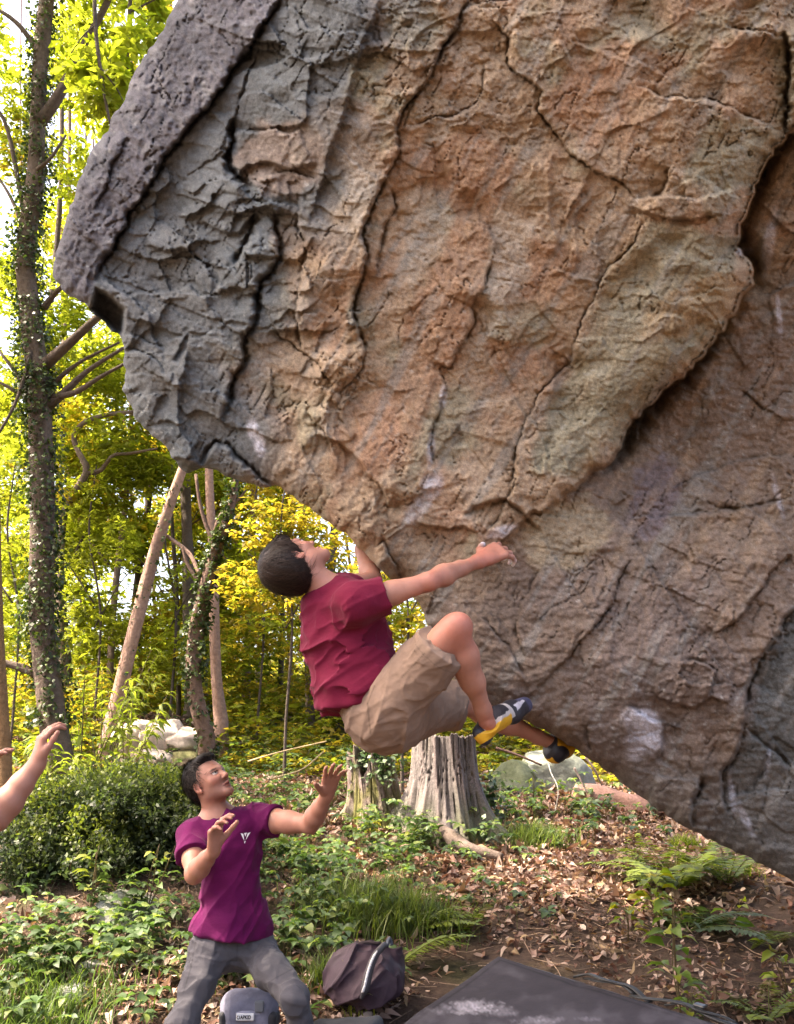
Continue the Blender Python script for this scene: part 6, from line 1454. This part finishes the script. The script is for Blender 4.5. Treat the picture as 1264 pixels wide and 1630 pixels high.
# ---------------------------------------------------------------- crash pad, bags
def pad():
    A = P(793, 1521, 5.75); Cn = P(1160, 1634, 4.55); Bn = P(530, 1700, 4.5); AC = Cn - A; AB = Bn - A
    n, m_ = 120, 110; u, v = np.meshgrid(np.linspace(0, 1, n), np.linspace(0, 1, m_)); D = A + AC * u[..., None] * 1.25 + AB * v[..., None] * 1.15; up = nrm(np.cross(AB, AC)); up = up if up[2] > 0 else -up
    e = np.minimum(np.minimum(u, 1 - u) * 1.9, np.minimum(v, 1 - v) * 1.7); th = .11
    roll = .022 * (1 - np.sqrt(np.clip(1 - (1 - np.clip(e / .035, 0, 1)) ** 2, 0, 1)))
    bump_ = .004 * fbm(u * 3, v * 3, 3, 7) + .003 * ridged(u * 5 + .5 * fbm(u * 2, v * 2, 2, 1), v * 4, 2, 9) + .008 * np.exp(-(((u - .06) / .1) ** 2 + ((v - .08) / .10) ** 2)) - .005 * np.exp(-((u + v * .6 - .35) / .03) ** 2) 
    T = D + up * (bump_ - roll)[..., None]; Bt = D - up * th; V = np.vstack([T.reshape(-1, 3), Bt.reshape(-1, 3)]); i = np.arange(n * m_).reshape(m_, n); F = np.stack([i[:-1, :-1], i[1:, :-1], i[1:, 1:], i[:-1, 1:]], -1).reshape(-1, 4); k = n * m_
    rim = np.concatenate([i[0, :], i[1:, -1], i[-1, -2::-1], i[-2:0:-1, 0]]); r2 = np.roll(rim, -1); Fs = np.stack([rim, r2, r2 + k, rim + k], 1); F = np.vstack([F, F[:, ::-1] + k, Fs])
    C = np.tile([.030, .027, .034], (2 * k, 1)) * (1 + .25 * np.tile(fbm(u * 14, v * 14, 4, 3).ravel(), 2))[:, None]
    U2 = np.tile(u.ravel(), 2); V2_ = np.tile(v.ravel(), 2); sm = np.exp(-((np.minimum(U2, V2_ * .9) - .035) / .004) ** 2) + np.exp(-((U2 - .45) / .003) ** 2) * .6; C *= (1 - .5 * np.clip(sm, 0, 1))[:, None]
    px = proj(V); ch = np.zeros(len(V))
    for cx, cy, rx, ry, q in ((752, 1603, 50, 13, .8), (800, 1610, 30, 9, .35), (740, 1597, 20, 6, .35), (860, 1625, 50, 9, .45), (940, 1622, 26, 5, .3), (700, 1610, 30, 8, .25)):
        rr = np.hypot((px[:, 0] - cx) / rx, (px[:, 1] - cy) / ry) + .75 * fbm(px[:, 0] / 13, px[:, 1] / 7, 4, int(cx)); ch = np.maximum(ch, q * sstep(1.1, .35, rr) * (.5 + .9 * np.abs(fbm(px[:, 0] / 5, px[:, 1] / 3, 3, 8)) * 2))
    ch = np.maximum(ch, .10 * sstep(.1, .5, fbm(px[:, 0] / 70, px[:, 1] / 40, 4, 4) + .1)); ch[k:] = 0; ch = np.clip(ch * .45, 0, .5)[:, None]; C = C * (1 - ch) + np.array([.55, .53, .62]) * ch
    root = empty('crash_pad', A - up * th, label='large dark bouldering crash pad with white chalk smudges, bottom centre', cat='crash pad')
    mk('top_foam', V, F, mat('pad_nylon', (.06, .05, .06), rough=.85, spec=.12, attr=True, bump=[(420, .0008, 2), (14, .004, 3)]), root, col=C)
    # folded lower half and black webbing along the far right edge
    d = nrm(AC); o = nrm(np.cross(up, d)); o = o if o @ AB < 0 else -o
    V = []; a = A - up * .045 + AC * .02 + o * .015; s = Sdf(); s.box(a + AC * .55, (np.linalg.norm(AC) * .55, .035, .022), np.stack([d, o, up]), .012); V, F = s.mesh(.012); mk('under_fold', V, F, mat('pad_fold', (.035, .028, .034), rough=.6, bump=(60, .003, 3)), root)
    for k_, (t0, t1, rs, h) in enumerate(((.36, .62, .011, .04), (.40, .70, .010, .03), (.62, 1.05, .012, .02), (.75, 1.0, .009, .03))):
        ts = np.linspace(t0, t1, 16); pth = np.array([A + AC * t + o * (.045 + .02 * math.sin(k_ * 2 + i * .6)) + up * (-.01 + h * math.sin(math.pi * j / 15)) for i, (j, t) in enumerate(enumerate(ts))]); V, F = tube(pth, np.full(16, rs * 1.7), 8); V[:128] = np.repeat(pth, 8, 0) + (V[:128] - np.repeat(pth, 8, 0)) * np.array([1, 1, .28]); mk('strap', V, F, mat('black_webbing', (.012, .012, .013), rough=.55, spec=.4), root)
    # metal buckle on the strap
    c = A + AC * .88 + o * .05 + up * .03; s = Sdf(); s.box(c, (.03, .018, .006), np.stack([d, o, up]), .005); V, F = s.mesh(.004); mk('buckle', V, F, mat('buckle_plastic', (.02, .02, .02), rough=.3, spec=.5), root)
pad()
def backpack():
    y = 5.35; c = P(583, 1552, y); g = ground_z(c[0], c[1]); root = empty('backpack', (c[0], c[1], g), label='dark maroon backpack slumped on the ground between spotter and crash pad', cat='backpack')
    s = Sdf(); s.ell(P(572, 1552, y), (.165, .17, .130), frame((.2, 1, 0), (-.25, 0, 1)), .05); s.ell(P(604, 1550, y - .02), (.13, .15, .10), frame((.1, 1, 0), (.3, 0, 1)), .05); s.ell(P(590, 1572, y - .05), (.17, .14, .075), None, .05); s.ell(P(632, 1538, y + .05), (.045, .06, .07), None, .03)
    f1 = folds((.6, 0, .7), .022, 7, 71, .3); s.disp = lambda p: f1(p) + .004 * n3(p * 26, 3); s.dmax = .03; V, F = s.mesh(.006)
    mk('bag_body', V, F, mat('maroon_nylon', (.036, .019, .029), rough=.7, spec=.35, noise=(20, .2, 4), bump=[(380, .0008, 2), (30, .003, 3)]), root)
    pth = smooth_path([P(612, 1504, y - .08), P(598, 1520, y - .19), P(588, 1545, y - .24), P(582, 1570, y - .26), P(575, 1590, y - .25)], 24); V, F = tube(pth, np.concatenate([np.linspace(.016, .022, 18), np.linspace(.022, .008, 6)]), 10); st = mk('shoulder_strap', V, F, mat('padded_strap', (.05, .045, .05), rough=.6), root)
    V, F = tube(pth[:21] + np.array([-.004, -.021, .004]), np.full(21, .0065), 6); subpart('piping', V, F, mat('reflective_piping', (.55, .54, .55), rough=.4, noise=(130, .6, 2)), st)
    pth = smooth_path([P(522, 1560, y), P(528, 1530, y), P(548, 1510, y), P(578, 1501, y), P(606, 1502, y)], 20); V, F = tube(pth, np.full(20, .010), 6); mk('strap', V, F, mat('dark_strap', (.03, .02, .022)), root)
    pth = smooth_path([P(616, 1506, y - .05), P(620, 1494, y), P(624, 1505, y)], 10); V, F = tube(pth, np.full(10, .010), 6); mk('haul_loop', V, F, mat('grey_webbing', (.06, .07, .09)), root)
backpack()
def chalk_bucket():
    y = 4.62; top = P(394, 1594, y); g = ground_z(top[0], top[1]); h = top[2] - g; c = np.array([top[0], top[1] + .08, g]); root = empty('chalk_bucket', c, label='grey fabric chalk bucket with white label, standing between the spotter legs', cat='chalk bucket')
    s = Sdf(); s.box(c + [0, 0, h / 2], (.108, .085, h / 2), None, .04); s.cap(c + [-.06, 0, h * .93], c + [.06, 0, h * .93], .07, .07, .04, flat=((0, 1, 0), .8)); s.cap(c + [-.07, -.075, .06], c + [.07, -.075, .06], .03, .03, .03)
    s.disp = lambda p: .006 * f3(p * 9, 2, 3) + .003 * n3(p * 30, 4); s.dmax = .015; V, F = s.mesh(.005); mk('bag_body', V, F, mat('grey_canvas', (.15, .15, .20), rough=.85, noise=(18, .22, 5), bump=[(420, .001, 2), (26, .004, 3)]), root)
    fy = c[1] - .098; tz = c[2] + h
    for px0, w_, m__ in ((-.108, .020, (.03, .03, .035)), (.100, .028, (.03, .03, .035))):
        s = Sdf(); s.box(np.array([c[0] + px0, c[1], c[2] + h * .46]), (w_, .075, h * .44), None, .02); s.disp = lambda p: .004 * n3(p * 30, 9); s.dmax = .01; V, F = s.mesh(.006); mk('side_panel', V, F, mat('dark_panel', m__, rough=.7), root)
    pth = smooth_path([c + [-.10, -.06, h * .88], c + [0, -.088, h * .90], c + [.10, -.06, h * .88]], 14); V, F = tube(pth, np.full(14, .010), 6); mk('rim', V, F, mat('light_rim', (.26, .26, .33)), root)
    s = Sdf(); s.box(c + [.055, -.092, h * .96], (.02, .008, .024), None, .006); V, F = s.mesh(.004); mk('buckle', V, F, mat('grey_buckle', (.12, .13, .15), rough=.4), root)
    s = Sdf(); lc = c + [-.005, -.096, h * .87]; s.box(lc, (.040, .008, .0155), None, .006); V, F = s.mesh(.003); lb = mk('label', V, F, mat('white_label', (.62, .62, .64)), root)
    cu = bpy.data.curves.new('lettering', 'FONT'); cu.body = 'APKID'; cu.size = .021; cu.align_x = 'LEFT'; cu.align_y = 'CENTER'; cu.extrude = .0006; cu.offset = .0006; t = bpy.data.objects.new('tmp', cu); COL.objects.link(t)
    dg = bpy.context.evaluated_depsgraph_get(); me = t.to_mesh(depsgraph=dg); Vt = np.array([v.co[:] for v in me.vertices]); Ft = [list(p.vertices) for p in me.polygons]; t.to_mesh_clear(); bpy.data.objects.remove(t)
    W = np.stack([Vt[:, 0] * .78 + lc[0] - .020, np.full(len(Vt), lc[1] - .0088) - Vt[:, 2], Vt[:, 1] + lc[2]], 1); mkk = mat('black_print', (.01, .01, .01)); subpart('lettering', W, Ft, mkk, lb, smooth=False)
    a = np.linspace(.6, 2 * np.pi - .2, 18) + 1.2; pth = np.stack([lc[0] - .029 + .0062 * np.cos(a), np.full(18, lc[1] - .009), lc[2] + .0062 * np.sin(a)], 1); V, F = tube(pth, np.full(18, .0016), 5); subpart('emblem', V, F, mkk, lb)
chalk_bucket()
def small_pad():
    A = P(588, 1616, 4.6); g = ground_z(A[0], A[1]); s = Sdf(); c = A + np.array([-.12, -.14, -.05]); s.box(c, (.16, .14, .05), frame((.3, 1, 0), (-.12, 0, 1)), .03); s.disp = lambda p: .006 * n3(p * 14, 3); s.dmax = .02; V, F = s.mesh(.008)
    mk('folded_mat', V, F, mat('black_mat_fabric', (.03, .03, .036), rough=.7, bump=(300, .001, 2)), None, loc=(c[0], c[1], g), label='corner of a folded black mat at the bottom edge, left of the crash pad', cat='mat')
small_pad()

# ---------------------------------------------------------------- unseen trees added outside the frame so their crowns shade the climbers
for k, (x, y, bl) in enumerate(((-5.2, 3.2, [((-4.6, 3.6, 8.6), (1.8, 1.9, .8), 1300), ((-3.2, 2.8, 8.4), (1.3, 1.5, .6), 760)]), (-6.4, 6.6, [((-5.6, 6.6, 9.6), (2.0, 1.9, .9), 1300), ((-4.6, 5.2, 9.0), (1.5, 1.5, .7), 760), ((-3.9, 7.6, 10.6), (1.6, 1.3, .7), 560)]), (-4.6, -1.5, [((-3.4, .6, 8.8), (1.8, 1.9, .8), 420)]))):
    gz = float(ground_z(x, y)); root = empty('shade_tree', (x, y, gz), label=['tree left of the view whose crown shades the spotter', 'tree left of the ivy tree, outside the view, crown over the left edge', 'tree behind the viewer on the left'][k], cat='tree'); top = np.array(bl[0][0])
    p = smooth_path([(x, y, gz - .3), (x + .1, y, 3.5), tuple(np.array([x, y, 7]) * .6 + top * .4), tuple(top)], 20); V, F = tube(p, np.linspace(.24, .06, 20), 12, .2, k); Bag().add(V, F, bark_col(V, BK)).build('trunk', M_BARK, root)
    crown_mesh(bl, .17, YG * .8, GR, rosette=5, seed=90 + k).build('crown', M_LEAF, root)
